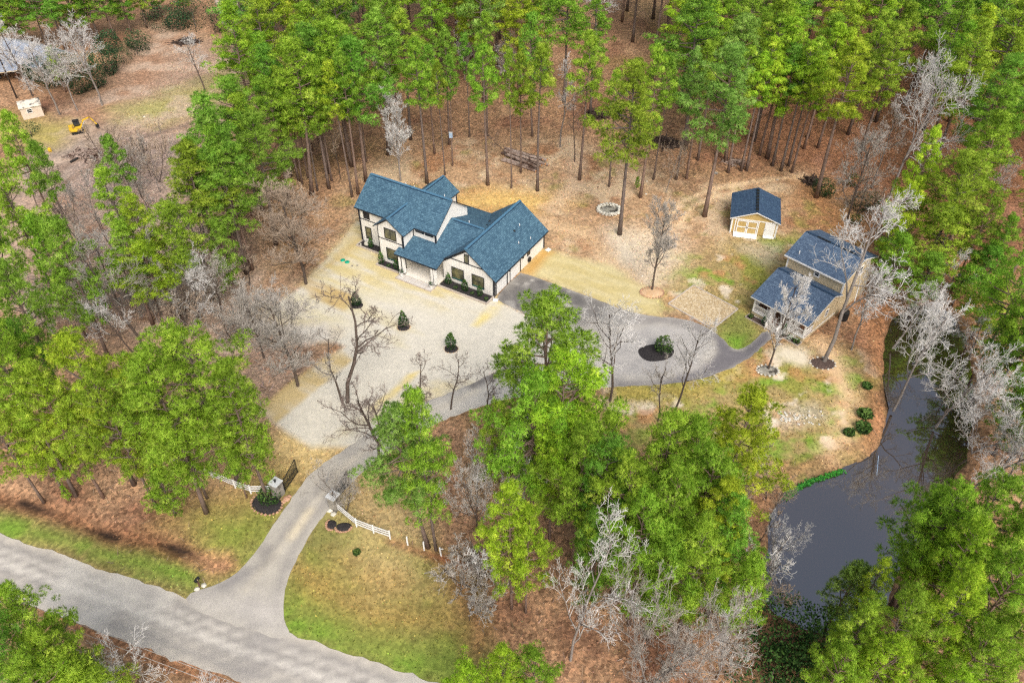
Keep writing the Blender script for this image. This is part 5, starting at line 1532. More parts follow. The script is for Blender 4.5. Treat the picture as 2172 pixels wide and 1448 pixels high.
# ------------------------------------------------------------------ trees
def pine_variant(seed, h, crown_frac, width, n_br, tufts, open_=0.0):
    """returns trunk mesh and needle arrays; trunk base at origin, height h"""
    rng = np.random.default_rng(seed); random.seed(seed)
    tb = MB()
    bend = [(rng.normal() * .25, rng.normal() * .25) for _ in range(2)]
    def axis_pt(t):
        return np.array([bend[0][0] * math.sin(t * 2.2) + bend[1][0] * t * t, bend[0][1] * math.sin(t * 2.0) + bend[1][1] * t * t, h * t])
    ts = np.linspace(0, .985, 9)
    r0 = .0095 * h + .04
    tb.tube([axis_pt(t) for t in ts], [max(.03, r0 * (1.25 if i == 0 else 1) * (1 - t * .88)) for i, t in enumerate(ts)], 8)
    z0 = h * (1 - crown_frac)
    cl_p, cl_r = [], []
    side = rng.random() * 6.28
    for i in range(n_br):
        t = (i + rng.random() * .8) / n_br                   # 0 bottom of the crown .. 1 top
        zt = z0 + (h - z0) * t * .97
        base = axis_pt(zt / h)
        prof = (.5 + .5 * min(1, t / .28)) * (1 - max(0, (t - .25) / .75) ** 1.35 * .86)
        L = width / 2 * prof * rng.uniform(.55, 1.12)
        az = i * 2.399 + rng.normal() * .35
        L *= 1 + open_ * math.cos(az - side)
        el = math.radians(-4 + 48 * t + rng.normal() * 8)
        d = np.array([math.cos(az) * math.cos(el), math.sin(az) * math.cos(el), math.sin(el)])
        tip = base + d * L + np.array([0, 0, .12 * L])
        mid = base + d * L * .55 - np.array([0, 0, .04 * L])
        rb = .012 * L + .02
        tb.tube([base, mid, tip], [rb * 1.6, rb, .012], 4, caps=False)
        k = max(2, int(round(L * 1.35)))
        for j in range(k):
            s = 1 - (j / k) * .6
            off = rng.normal(size=3) * [.55, .55, .28] * (.35 + .13 * L)
            c = base + (tip - base) * s + off
            cl_p.append(c); cl_r.append(rng.uniform(.42, .8) * (.7 + .06 * L))
            if rng.random() < .5: tb.tube([base + (tip - base) * s * .8, c], [.025, .01], 3, caps=False)
    for _ in range(6):
        cl_p.append(axis_pt(.985) + rng.normal(size=3) * [.4, .4, .35] - [0, 0, .25]); cl_r.append(rng.uniform(.45, .75))
    for _ in range(4):                                        # dead snags below the crown
        zt = z0 * rng.uniform(.55, .98); a = rng.random() * 6.28; b = axis_pt(zt / h); L = rng.uniform(.5, 1.6)
        tb.tube([b, b + np.array([math.cos(a) * L, math.sin(a) * L, .1])], [.03, .01], 3, caps=False)
    cl_p, cl_r = np.array(cl_p), np.array(cl_r)
    w = cl_r ** 2; nt = np.maximum(5, np.round(tufts * 1.12 * w / w.sum()).astype(int))
    ci = np.repeat(np.arange(len(cl_p)), nt); n = len(ci)
    # every branch end carries a pad of needle tufts, domed above and thin below
    u = rng.normal(size=(n, 3)); u[:, 2] = u[:, 2] * .8 + .45; u /= np.linalg.norm(u, axis=1)[:, None]
    rad = (.55 + .45 * rng.random(n) ** .5)
    tp = cl_p[ci] + u * (cl_r[ci] * rad)[:, None] * [1, 1, .72]
    td = u + np.array([0, 0, .35]) + rng.normal(size=(n, 3)) * .25; td /= np.linalg.norm(td, axis=1)[:, None]
    ctone = rng.normal(size=len(cl_p)) * .13
    tone = np.clip(.42 + ctone[ci] + rng.normal(size=n) * .07, 0, 1)
    B = 11
    nd = np.repeat(td, B, 0) + rng.normal(size=(n * B, 3)) * .75; nd /= np.linalg.norm(nd, axis=1)[:, None]
    ln = rng.uniform(.18, .36, n * B)[:, None]
    ub = np.repeat(u, B, 0) + rng.normal(size=(n * B, 3)) * .35
    fn_ = ub - nd * np.sum(ub * nd, 1)[:, None]; fn_ /= np.linalg.norm(fn_, axis=1)[:, None] + 1e-9      # blades face outward from their pad
    sd = np.cross(nd, fn_)
    o = np.repeat(tp, B, 0)
    wd_ = .018
    v = np.stack([o + sd * wd_ + nd * ln * .05, o + nd * ln + sd * .007, o + nd * ln - sd * .007, o - sd * wd_ + nd * ln * .05], 1).reshape(-1, 3)
    me = bpy.data.meshes.new('crown'); m = n * B
    me.vertices.add(m * 4); me.vertices.foreach_set('co', v.ravel())
    me.loops.add(m * 4); me.loops.foreach_set('vertex_index', np.arange(m * 4))
    me.polygons.add(m); me.polygons.foreach_set('loop_start', np.arange(m) * 4)
    at = me.attributes.new('tone', 'FLOAT', 'POINT')
    at.data.foreach_set('value', np.clip(np.repeat(tone, B * 4) + np.tile([-.12, .12, .12, -.12], m), 0, 1).astype(np.float32))
    me.update()
    nn = np.repeat(u, B * 4, 0) * .8 + np.repeat(fn_, 4, 0) * .6 + np.array([0, 0, .15])
    nn /= np.linalg.norm(nn, axis=1)[:, None]
    me.polygons.foreach_set('use_smooth', np.ones(m, bool))
    me.normals_split_custom_set_from_vertices(nn.tolist())
    me.materials.append(M['needles'])
    tm = tb.mesh('trunk', True); tm.materials.append(M['pine_bark'])
    return dict(h=h, w=width, trunk=tm, crown=me)


MATS = ['needles', 'needles_yellow', 'needles_deep', 'needles_blue']
PINES = {
    'tall': [pine_variant(11, 24, .48, 7.6, 40, 3000), pine_variant(12, 25, .42, 6.8, 34, 2500), pine_variant(13, 23, .54, 8.4, 46, 3400, .15), pine_variant(14, 24, .38, 6.2, 30, 2000), pine_variant(17, 25, .5, 7.2, 42, 3000, .2), pine_variant(18, 24, .62, 8.0, 50, 3600, .1), pine_variant(19, 25, .58, 7.4, 46, 3200, .2)],
    'broad': [pine_variant(21, 22, .70, 12.0, 46, 5000, .15), pine_variant(22, 23, .76, 11.0, 52, 5200), pine_variant(23, 21, .64, 13.0, 44, 5000, .2)],
    'young': [pine_variant(31, 12, .78, 5.0, 36, 1700), pine_variant(32, 15, .7, 5.2, 36, 1800)],
}
def inside(p, poly):
    c = False; n = len(poly)
    for i in range(n):
        (ax, ay), (bx, by) = poly[i], poly[(i + 1) % n]
        if (ay > p[1]) != (by > p[1]) and p[0] < (bx - ax) * (p[1] - ay) / (by - ay) + ax: c = not c
    return c


TREES = []          # (root, px, py, zone) for the labels


def pine(base, top_y=None, kind='tall', var=None, mat='needles', zone='', lean=(0, 0), wscale=1.0, height=None, crown_from_top=None, label=None):
    x, y, _ = G(*base)
    h = height if height else height_at(base[0], base[1], top_y)
    V = PINES[kind]; P = V[(var if var is not None else random.randrange(len(V))) % len(V)]
    e = empty('pine_tree', (x, y, -.05), random.uniform(0, 6.28), None, 'pine tree')
    s = h / P['h']; sw = s * wscale
    for nm, me in (('trunk', P['trunk']), ('crown', P['crown'])):
        o = bpy.data.objects.new(nm, me); COL.objects.link(o); o.parent = e
        o.scale = (sw if nm == 'crown' else max(sw, .8 * s), sw if nm == 'crown' else max(sw, .8 * s), s)
        if nm == 'trunk': o.scale = (sw, sw, s)
        else: o.color = NEEDLE[mat]
    rz = e.rotation_euler.z
    if lean != (0, 0):
        Rl = Matrix.Rotation(math.radians(lean[0]), 4, 'Y') @ Matrix.Rotation(math.radians(-lean[1]), 4, 'X') @ Matrix.Rotation(rz, 4, 'Z')
        e.rotation_euler = Rl.to_euler()
    TREES.append((e, base[0], base[1], zone, 'pine', mat, label, h))
    return e


def pine_top(tx, ty, h, **kw):
    """a pine of height h whose tip shows at a pixel: stands right below it"""
    x, y, _ = G(tx, ty, h)
    st, ct = math.sin(_t), math.cos(_t)
    d = y * ct + CAM_H * st
    px = IW / 2 + F_PX * x / d; py = IH / 2 - F_PX * (y * st - CAM_H * ct) / d
    return pine((px, py), height=h, **kw)


def bare_variant(seed, h, spread, clear=.3, fine=1.0, n1=9, curl=.25, up=.5, thick=1.0, levels=4, multi=1, tk=1.0):
    """leafless tree: MB trunk (stem + limbs) and MB twigs"""
    rng = random.Random(seed)
    wood, tw = MB(), MB()
    def rv(s): return Vector((rng.gauss(0, s), rng.gauss(0, s), rng.gauss(0, s)))
    def branch(p, d, L, r, lev):
        n = 5 if lev == 0 else (4 if lev <= 2 else 2)
        pts, rad = [p.copy()], [r]
        q = p.copy(); dd = d.copy()
        for i in range(n):
            dd = (dd + rv(curl * (.35 if lev == 0 else .8)) + Vector((0, 0, up * (.12 if lev else .25)))).normalized()
            q = q + dd * (L / n); pts.append(q.copy()); rad.append(max(tk * (.02, .018, .016, .0125, .0105)[min(lev, 4)], r * (1 - (i + 1) / n * (.62 if lev < 2 else .7))))
        (wood if lev <= 1 else tw).tube(pts, rad, 7 if lev == 0 else (5 if lev == 1 else 3), caps=False)
        if lev >= levels: return
        k = [n1, 7, 6, 4][lev] if lev < 4 else 3
        k = max(2, int(round(k * (fine if lev >= 2 else 1) * rng.uniform(.8, 1.2))))
        for j in range(k):
            t = (clear + (1 - clear) * (j + rng.random()) / k) if lev == 0 else (.22 + .78 * (j + rng.random() * .9) / k)
            t = min(t, .98); f = t * n; i = min(int(f), n - 1)
            b = pts[i].lerp(pts[i + 1], f - i)
            ax = (pts[i + 1] - pts[i]).normalized()
            az = rng.uniform(0, 6.283) if lev else j * 2.4 + rng.uniform(-.5, .5)
            s = ax.orthogonal().normalized(); s = Matrix.Rotation(az, 3, ax) @ s
            ang = math.radians(rng.uniform(32, 62))
            nd = (ax * math.cos(ang) + s * math.sin(ang) + Vector((0, 0, up * .25))).normalized()
            if lev == 0: l2 = spread * rng.uniform(.6, 1.05) * (1 - .45 * max(0, t - .5) * 2) 
            else: l2 = L * rng.uniform(.38, .62) * (1 - .25 * t)
            branch(b, nd, l2, max(.013 * tk, (rad[i] * .55 if lev == 0 else rad[i] * .58)), lev + 1)
    for mstem in range(multi):
        a = 6.28 * mstem / multi
        d0 = Vector((0, 0, 1)) if multi == 1 else Vector((math.cos(a) * .4, math.sin(a) * .4, 1)).normalized()
        branch(Vector((0, 0, 0)), d0, h * .86, (.0095 * h + .05) * thick, 0)
    wm, tm = wood.mesh('trunk', True), tw.mesh('crown', False)
    wm.materials.append(M['limbs']); tm.materials.append(M['twigs'])
    return dict(h=h, wood=wm, twigs=tm)


BARE = {
    'feather': [bare_variant(41, 13, 5.2, .22, 1.5, 15, .16, .75, .8), bare_variant(42, 13, 4.0, .2, 1.5, 17, .14, .8, .75)],
    'spread': [bare_variant(51, 16, 7.5, .32, 1.1, 10, .32, .45, 1.0, tk=1.15), bare_variant(52, 16, 7.0, .38, 1.1, 9, .34, .5, 1.0, tk=1.15), bare_variant(53, 15, 6.5, .28, 1.15, 11, .3, .5, .9, tk=1.15)],
    'sparse': [bare_variant(61, 15, 5.5, .4, .75, 6, .42, .4, 1.1, 4, tk=1.3), bare_variant(62, 14, 5.0, .35, .8, 7, .38, .45, 1.0, 4, tk=1.3)],
    'dense': [bare_variant(71, 13, 6.0, .14, 1.05, 11, .3, .6, .8, tk=.9), bare_variant(72, 12, 6.0, .12, 1.05, 10, .28, .6, .7, 4, 2, tk=.9)],
    'sapling': [bare_variant(81, 8, 2.6, .2, 1.0, 8, .25, .6, .6, 3, tk=1.5), bare_variant(82, 7, 3.0, .15, 1.0, 8, .3, .5, .6, 3, 2, tk=1.5), bare_variant(83, 9, 2.2, .3, .9, 7, .22, .7, .6, 3, tk=1.5)],
}


def bare(base, top_y=None, kind='spread', var=None, twigs='twig_grey', wood='limb_dark', zone='', lean=(0, 0), wscale=1.0, height=None, label=None, cat='bare tree', name='bare_tree'):
    x, y, _ = G(*base)
    h = height if height else height_at(base[0], base[1], top_y)
    V = BARE[kind]; P = V[(var if var is not None else random.randrange(len(V))) % len(V)]
    pond_z = 0.0
    e = empty(name, (x, y, -.08 + pond_z), 0, None, cat)
    s = h / P['h']
    for nm, me in (('trunk', P['wood']), ('crown', P['twigs'])):
        o = bpy.data.objects.new(nm, me); COL.objects.link(o); o.parent = e; o.scale = (s * wscale, s * wscale, s)
        o.color = LIMB[wood] if nm == 'trunk' else TWIG[twigs]
    rz = random.uniform(0, 6.28)
    Rl = Matrix.Rotation(math.radians(lean[0]), 4, 'Y') @ Matrix.Rotation(math.radians(-lean[1]), 4, 'X') @ Matrix.Rotation(rz, 4, 'Z')
    e.rotation_euler = Rl.to_euler()
    TREES.append((e, base[0], base[1], zone, 'bare', twigs, label, h))
    return e


random.seed(2024)
Z_BH = 'standing behind the white house'
# --- pines with visible feet behind the house and round the yard: foot pixel, row of the tip
for b, ty, k, v, m, w, ln in (
        ((906, 389), 80, 'tall', 1, 'needles', 1.05, (-2, 0)), ((944, 372), 128, 'tall', 3, 'needles', .6, (0, 0)), ((960, 352), 118, 'tall', 3, 'needles_deep', .65, (-1, 0)),
        ((953, 307), 60, 'tall', 0, 'needles_deep', .9, (0, 0)), ((922, 326), 100, 'tall', 4, 'needles_deep', .9, (-1, 0)), ((871, 296), 20, 'tall', 0, 'needles', 1.1, (-1, 0)),
        ((1035, 393), 95, 'tall', 1, 'needles', .95, (0, 0)), ((1034, 289), 30, 'tall', 4, 'needles', .8, (0, 0)), ((1085, 399), 104, 'tall', 3, 'needles', .55, (0, 0)),
        ((1140, 405), 97, 'tall', 3, 'needles', .95, (0, 0)), ((1105, 366), 112, 'tall', 0, 'needles', .8, (1, 0)), ((1129, 290), 30, 'tall', 2, 'needles_deep', .8, (0, 0)),
        ((996, 291), 70, 'tall', 3, 'needles_deep', .7, (-2, 0)), ((777, 343), 80, 'tall', 3, 'needles_deep', .6, (1, 0)),
        ((1229, 382), 66, 'tall', 1, 'needles', .95, (1, 0)), ((1252, 244), -20, 'tall', 4, 'needles', 1.0, (0, 0)), ((1292, 396), 150, 'tall', 3, 'needles', .75, (0, 0)),
        ((1358, 419), 103, 'tall', 4, 'needles', .95, (2, 0)), ((1386, 381), 120, 'tall', 3, 'needles_deep', .7, (0, 0)), ((1434, 381), 100, 'tall', 0, 'needles_blue', .8, (1, 0)), ((1456, 379), 90, 'tall', 3, 'needles', .8, (2, 0)),
        ((760, 412), 110, 'tall', 1, 'needles', .95, (-3, 0)), ((747, 418), 128, 'tall', 3, 'needles_yellow', .8, (-4, 0)), ((674, 405), 170, 'tall', 4, 'needles_deep', .7, (-3, 0)), ((653, 378), 150, 'tall', 3, 'needles', .7, (-2, 0)),
        ((634, 384), 140, 'tall', 0, 'needles', .9, (-2, 0)), ((641, 390), 165, 'tall', 2, 'needles_yellow', .8, (-2, 0)), ((704, 384), 120, 'tall', 4, 'needles', .8, (-2, 0)), ((744, 341), 70, 'tall', 2, 'needles_deep', .95, (-1, 0)), ((690, 340), 88, 'tall', 0, 'needles', .9, (-1, 0)), ((610, 345), 72, 'tall', 2, 'needles', .85, (-1, 0))):
    pine(b, ty, k, v, m, Z_BH, (0, 0), w)
pine((1350, 404), 375, 'young', 0, 'needles', '', (0, 0), 1.0, label='tiny light green pine seedling between two trunks behind the fire pit')
pine((1314, 497), 140, 'tall', 2, 'needles', '', (0, 0), 1.1, label='tall leaning pine standing alone between the garage and the fire pit')
pine((1494, 459), 105, 'tall', 2, 'needles_blue', '', (0, 0), 1.15, label='tall pine with soft green crown leaning beside the dirt track')
pine((1731, 419), 85, 'tall', 0, 'needles_yellow', '', (0, 0), 1.2, label='pine with the thickest leaning trunk, right of the shed')
# --- left of the house
Z_L = 'in the clump left of the house'
for tx, ty, h, k, v, m, w in ((482, 172, 21, 'tall', 2, 'needles_deep', 1.3), (415, 205, 22, 'tall', 5, 'needles_deep', 1.35), (560, 168, 20, 'tall', 4, 'needles', 1.3), (395, 300, 20, 'tall', 2, 'needles', 1.35), (450, 310, 20, 'tall', 5, 'needles_deep', 1.4), (520, 240, 21, 'tall', 2, 'needles_deep', 1.3), (600, 90, 25, 'tall', 2, 'needles', 1.2), (640, 52, 25, 'tall', 0, 'needles_deep', 1.2), (700, 40, 25, 'tall', 2, 'needles', 1.25), (560, 100, 22, 'tall', 4, 'needles_deep', 1.1), (655, 150, 20, 'tall', 4, 'needles', 1.2), (735, 80, 24, 'tall', 2, 'needles_deep', 1.2), (790, 20, 25, 'tall', 0, 'needles_deep', 1.3), (500, 205, 19, 'tall', 2, 'needles', 1.1)):
    pine_top(tx, ty, h, kind=k, var=v, mat=m, wscale=w, zone=Z_L)
pine((528, 574), 235, 'tall', 1, 'needles_deep', Z_L, (0, 0), 1.1)
pine((536, 572), 262, 'tall', 3, 'needles', Z_L, (0, 0), .9)
pine((470, 560), 300, 'tall', 4, 'needles_deep', Z_L, (0, 0), 1.0)
pine((505, 640), 470, 'young', 0, 'needles_deep', Z_L, (0, 0), .8)
Z_LB = 'in the bright left clump'
for tx, ty, h, k, v, m, w in ((280, 410, 18, 'broad', 1, 'needles_yellow', .9), (345, 440, 17, 'tall', 2, 'needles', 1.5), (240, 470, 16, 'tall', 5, 'needles', 1.4), (300, 520, 14, 'tall', 2, 'needles_yellow', 1.5), (222, 355, 20, 'tall', 3, 'needles', .95), (225, 285, 19, 'tall', 3, 'needles_deep', .85)):
    pine_top(tx, ty, h, kind=k, var=v, mat=m, wscale=w, zone=Z_LB)
Z_LE = 'along the left edge'
for tx, ty, h, k, v, m, w in ((12, 235, 24, 'tall', 0, 'needles', 0.80), (60, 300, 22, 'tall', 3, 'needles_deep', 0.64), (-20, 330, 23, 'tall', 2, 'needles', 0.80), (100, 470, 20, 'young', 1, 'needles_deep', 0.88), (65, 465, 18, 'young', 0, 'needles', 0.72), (-20, 560, 22, 'tall', 2, 'needles_deep', 0.88), (25, 680, 19, 'tall', 2, 'needles_deep', 0.80), (-30, 720, 22, 'tall', 0, 'needles', 0.80), (-90, 420, 24, 'tall', 2, 'needles', 0.88), (-100, 640, 24, 'tall', 2, 'needles', 0.88)):
    pine_top(tx, ty, h, kind=k, var=v, mat=m, wscale=w, zone=Z_LE)
Z_LF = 'among broad pines left of the gate'
for tx, ty, h, k, v, m, w in ((130, 715, 21, 'broad', 0, 'needles_yellow', 0.98), (60, 760, 20, 'broad', 1, 'needles', 0.75), (390, 695, 22, 'broad', 2, 'needles', 1.12), (300, 755, 22, 'broad', 0, 'needles', 1.0), (470, 760, 20, 'broad', 1, 'needles', 0.85), (200, 800, 19, 'broad', 2, 'needles', 0.75), (20, 850, 14, 'broad', 1, 'needles_yellow', 0.79), (360, 860, 14, 'broad', 1, 'needles', 0.79), (280, 905, 12, 'broad', 0, 'needles_yellow', 0.70), (100, 900, 9, 'young', 1, 'needles', 1.14), (330, 1000, 7, 'young', 0, 'needles', 1.41), (470, 905, 11, 'broad', 2, 'needles', 0.70), (-60, 820, 17, 'broad', 0, 'needles', 0.79), (130, 1030, 2.6, 'young', 0, 'needles_yellow', 0.88)):
    pine_top(tx, ty, h, kind=k, var=v, mat=m, wscale=w, zone=Z_LF)
# --- bottom left corner
Z_BL = 'in the bottom left corner'
for tx, ty, h, k, v, m, w in ((15, 1235, 17, 'broad', 1, 'needles', .8), (80, 1340, 15, 'broad', 0, 'needles', .8), (-60, 1300, 17, 'broad', 2, 'needles_deep', .8), (20, 1400, 15, 'broad', 2, 'needles', .8), (150, 1420, 12, 'young', 0, 'needles', 1.3)):
    pine_top(tx, ty, h, kind=k, var=v, mat=m, wscale=w, zone=Z_BL)
# --- the group in the middle of the foreground
Z_M = 'in the group left of the pond'
for tx, ty, h, k, v, m, w in ((1165, 645, 25, 'broad', 1, 'needles', 1.19), (1215, 745, 23, 'broad', 0, 'needles_yellow', 0.90), (1130, 790, 21, 'broad', 2, 'needles', 0.86), (1290, 870, 19, 'broad', 1, 'needles', 0.66), (1060, 850, 16, 'broad', 0, 'needles', 0.57), (1415, 878, 21, 'broad', 1, 'needles', 0.90), (1480, 890, 20, 'broad', 0, 'needles', 0.90), (1590, 818, 22, 'broad', 1, 'needles_yellow', 1.04), (1290, 945, 20, 'broad', 2, 'needles_deep', 0.72), (1350, 980, 20, 'broad', 2, 'needles', 0.72), (1530, 950, 20, 'broad', 2, 'needles', 0.80), (1450, 1010, 20, 'broad', 2, 'needles', 0.76), (1580, 1050, 18, 'broad', 1, 'needles_deep', 0.72), (1260, 1090, 16, 'broad', 1, 'needles_deep', 0.66), (1500, 1110, 18, 'broad', 0, 'needles', 0.80), (1420, 1130, 16, 'young', 1, 'needles', 1.13), (1600, 1180, 13, 'young', 1, 'needles', 1.13), (1385, 1050, 19, 'broad', 0, 'needles', .72), (1555, 1010, 19, 'broad', 1, 'needles_yellow', .78), (1240, 900, 20, 'broad', 2, 'needles', .72), (1180, 880, 18, 'broad', 1, 'needles_yellow', .7)):
    pine_top(tx, ty, h, kind=k, var=v, mat=m, wscale=w, zone=Z_M)
pine((925, 1166), 825, 'broad', 1, 'needles', '', (0, 0), .62, label='slender pine standing behind the lone white posts, right trunk of a pair')
pine((908, 1160), 868, 'tall', 2, 'needles_blue', '', (-2, 0), 1.1, label='slender pine standing behind the lone white posts, left trunk of a pair')
pine_top(1085, 1015, 19, kind='broad', var=1, mat='needles_yellow', wscale=.72, label='bright yellow-green pine at the right edge of the front lawn')
pine_top(1120, 1075, 16, kind='broad', var=0, mat='needles_yellow', wscale=.6, label='lower yellow-green pine just right of the brightest one')
Z_BM = 'at the bottom edge'
for tx, ty, h, k, v, m, w in ((1060, 1365, 13, 'broad', 1, 'needles_yellow', .75), (1130, 1380, 12, 'broad', 0, 'needles', .75), (1000, 1420, 12, 'broad', 2, 'needles_yellow', .8)):
    pine_top(tx, ty, h, kind=k, var=v, mat=m, wscale=w, zone=Z_BM)
# --- lower right, in front of the pond
Z_P = 'at the lower right of the pond'
for tx, ty, h, k, v, m, w in ((2025, 1060, 16, 'young', 1, 'needles', 1.38), (2060, 1030, 19, 'broad', 0, 'needles', 0.69), (2130, 1010, 20, 'broad', 2, 'needles', 0.78), (2100, 1100, 19, 'broad', 1, 'needles_yellow', 0.74), (1880, 1190, 12, 'broad', 1, 'needles_yellow', 0.64), (1960, 1260, 17, 'broad', 0, 'needles', 0.78), (2080, 1220, 18, 'broad', 1, 'needles_yellow', 0.78), (2170, 1180, 18, 'broad', 0, 'needles', 0.78), (1850, 1290, 15, 'broad', 1, 'needles', 0.74), (1800, 1370, 13, 'broad', 0, 'needles', 0.74), (1900, 1370, 14, 'broad', 2, 'needles_yellow', 0.78), (2110, 1330, 15, 'broad', 2, 'needles', 0.78), (2190, 1300, 15, 'broad', 1, 'needles', 0.78), (2060, 1430, 13, 'broad', 0, 'needles_yellow', 0.83), (2240, 1080, 20, 'broad', 1, 'needles', 0.83)):
    pine_top(tx, ty, h, kind=k, var=v, mat=m, wscale=w, zone=Z_P)
pine((1757, 1322), 1200, 'young', 0, 'needles_blue', '', (3, 0), 1.1, label='small soft green pine leaning over the near end of the pond')
# --- right side, behind and beside the cottage
Z_R = 'in the pines right of the cottage'
for tx, ty, h, k, v, m, w in ((1990, 275, 21, 'broad', 1, 'needles_yellow', .68), (1940, 385, 16, 'broad', 0, 'needles_yellow', .75), (1925, 500, 11, 'young', 1, 'needles', 1.5), (2050, 330, 20, 'tall', 2, 'needles', 1.5), (2030, 440, 13, 'young', 0, 'needles', 1.6), (2110, 420, 15, 'broad', 2, 'needles', .8), (2160, 460, 14, 'broad', 1, 'needles', .9), (2110, 520, 10, 'young', 1, 'needles_deep', 1.6), (2120, 600, 9, 'young', 0, 'needles', 1.7), (2140, 700, 8, 'young', 1, 'needles_deep', 1.8), (1985, 540, 9, 'young', 0, 'needles_deep', 1.5), (2060, 560, 7, 'young', 1, 'needles', 1.6), (2215, 600, 16, 'broad', 0, 'needles', .9), (2190, 690, 12, 'broad', 0, 'needles_deep', .9), (2230, 730, 13, 'broad', 1, 'needles', .9), (2210, 520, 18, 'broad', 2, 'needles', .8), (2190, 830, 10, 'young', 1, 'needles', 1.6), (2250, 800, 13, 'broad', 1, 'needles', .9), (2260, 640, 16, 'broad', 0, 'needles', .8), (2260, 930, 13, 'broad', 2, 'needles', .9)):
    pine_top(tx, ty, h, kind=k, var=v, mat=m, wscale=w, zone=Z_R)
# --- the forest above: rows of tips, jittered
FOREST = (([(1440, 335), (1560, 345), (1690, 352), (1740, 310), (1800, 350), (1850, 330), (1880, 250), (1960, 280), (2000, 420), (2000, 600), (2060, 640), (2260, 660), (2300, 300), (2260, 20), (1330, 20), (1310, 60), (1400, 150), (1420, 260)], 7.6, 'upper right forest'),
          ([(560, 20), (1190, 20), (1180, 40), (1170, 150), (1230, 215), (1170, 235), (1000, 215), (850, 215), (700, 265), (600, 300), (540, 330), (560, 200), (590, 100)], 7.0, 'forest behind the house'))
random.seed(88)
pine_spots = [(t[0].location.x, t[0].location.y) for t in TREES]
for poly, gap, zn in FOREST:
    W2 = [G(*q)[:2] for q in poly]
    lo = (min(q[0] for q in W2), min(q[1] for q in W2)); hi = (max(q[0] for q in W2), max(q[1] for q in W2))
    tries = 0
    while tries < 6000:
        tries += 1
        x, y = random.uniform(lo[0], hi[0]), random.uniform(lo[1], hi[1])
        if not inside((x, y), W2): continue
        if any((x - a) ** 2 + (y - b) ** 2 < (gap * random.uniform(.8, 1.1)) ** 2 for a, b in pine_spots): continue
        d = y * math.cos(_t) + CAM_H * math.sin(_t)
        px = IW / 2 + F_PX * x / d; py = IH / 2 - F_PX * (y * math.sin(_t) - CAM_H * math.cos(_t)) / d
        if px < -150 or px > 2330: continue
        pine_spots.append((x, y))
        band = min(6, max(0, int((365 - py) // 62)))
        pine((px, py), None, 'tall', random.choice((0, 2, 4, 5, 5, 6)), random.choices(MATS, (5, 2, 3, 1))[0], 'in row %s of the %s' % (('one', 'two', 'three', 'four', 'five', 'six', 'seven')[band] if py < 365 else 'one', zn), (0, 0), random.uniform(1.1, 1.4) if zn[0] == 'u' else random.uniform(1.0, 1.3), random.uniform(21, 26.5))
# understorey trunks seen above the shed
Z_F = 'among the dark trunks above the shed'
for b, ty in (((1544, 366), 100), ((1571, 363), 110), ((1583, 362), 80), ((1638, 352), 95), ((1656, 363), 90), ((1672, 352), 80), ((1679, 366), 120), ((1705, 316), 50), ((1734, 314), 60), ((1610, 330), 60), ((1520, 330), 60), ((1480, 340), 80), ((1600, 300), 30)):
    pine(b, ty, 'tall', random.choice((1, 3)), random.choice(('needles', 'needles_deep', 'needles_yellow')), Z_F, (0, 0), 1.0)
# top left
Z_TL = 'in the pines at the top left'
for b_, h, k, m in (((12, 118), 14, 'broad', 'needles'), ((60, 108), 13, 'broad', 'needles_deep'), ((100, 100), 12, 'broad', 'needles'), ((140, 108), 14, 'broad', 'needles_deep'), ((175, 96), 13, 'broad', 'needles'), ((212, 90), 13, 'broad', 'needles_deep'), ((245, 84), 13, 'broad', 'needles'), ((280, 72), 11, 'broad', 'needles_deep'), ((312, 60), 10, 'broad', 'needles'), ((140, 196), 9, 'young', 'needles'), ((345, 36), 9, 'broad', 'needles_deep'), ((395, 40), 8, 'broad', 'needles_deep'), ((-30, 130), 15, 'broad', 'needles_deep'), ((30, 60), 14, 'broad', 'needles_deep'), ((130, 55), 13, 'broad', 'needles'), ((230, 45), 13, 'broad', 'needles_deep')):
    pine(b_, None, k, None, m, Z_TL, (0, 0), 1.25, h * (1.25 if h > 9 else 1))

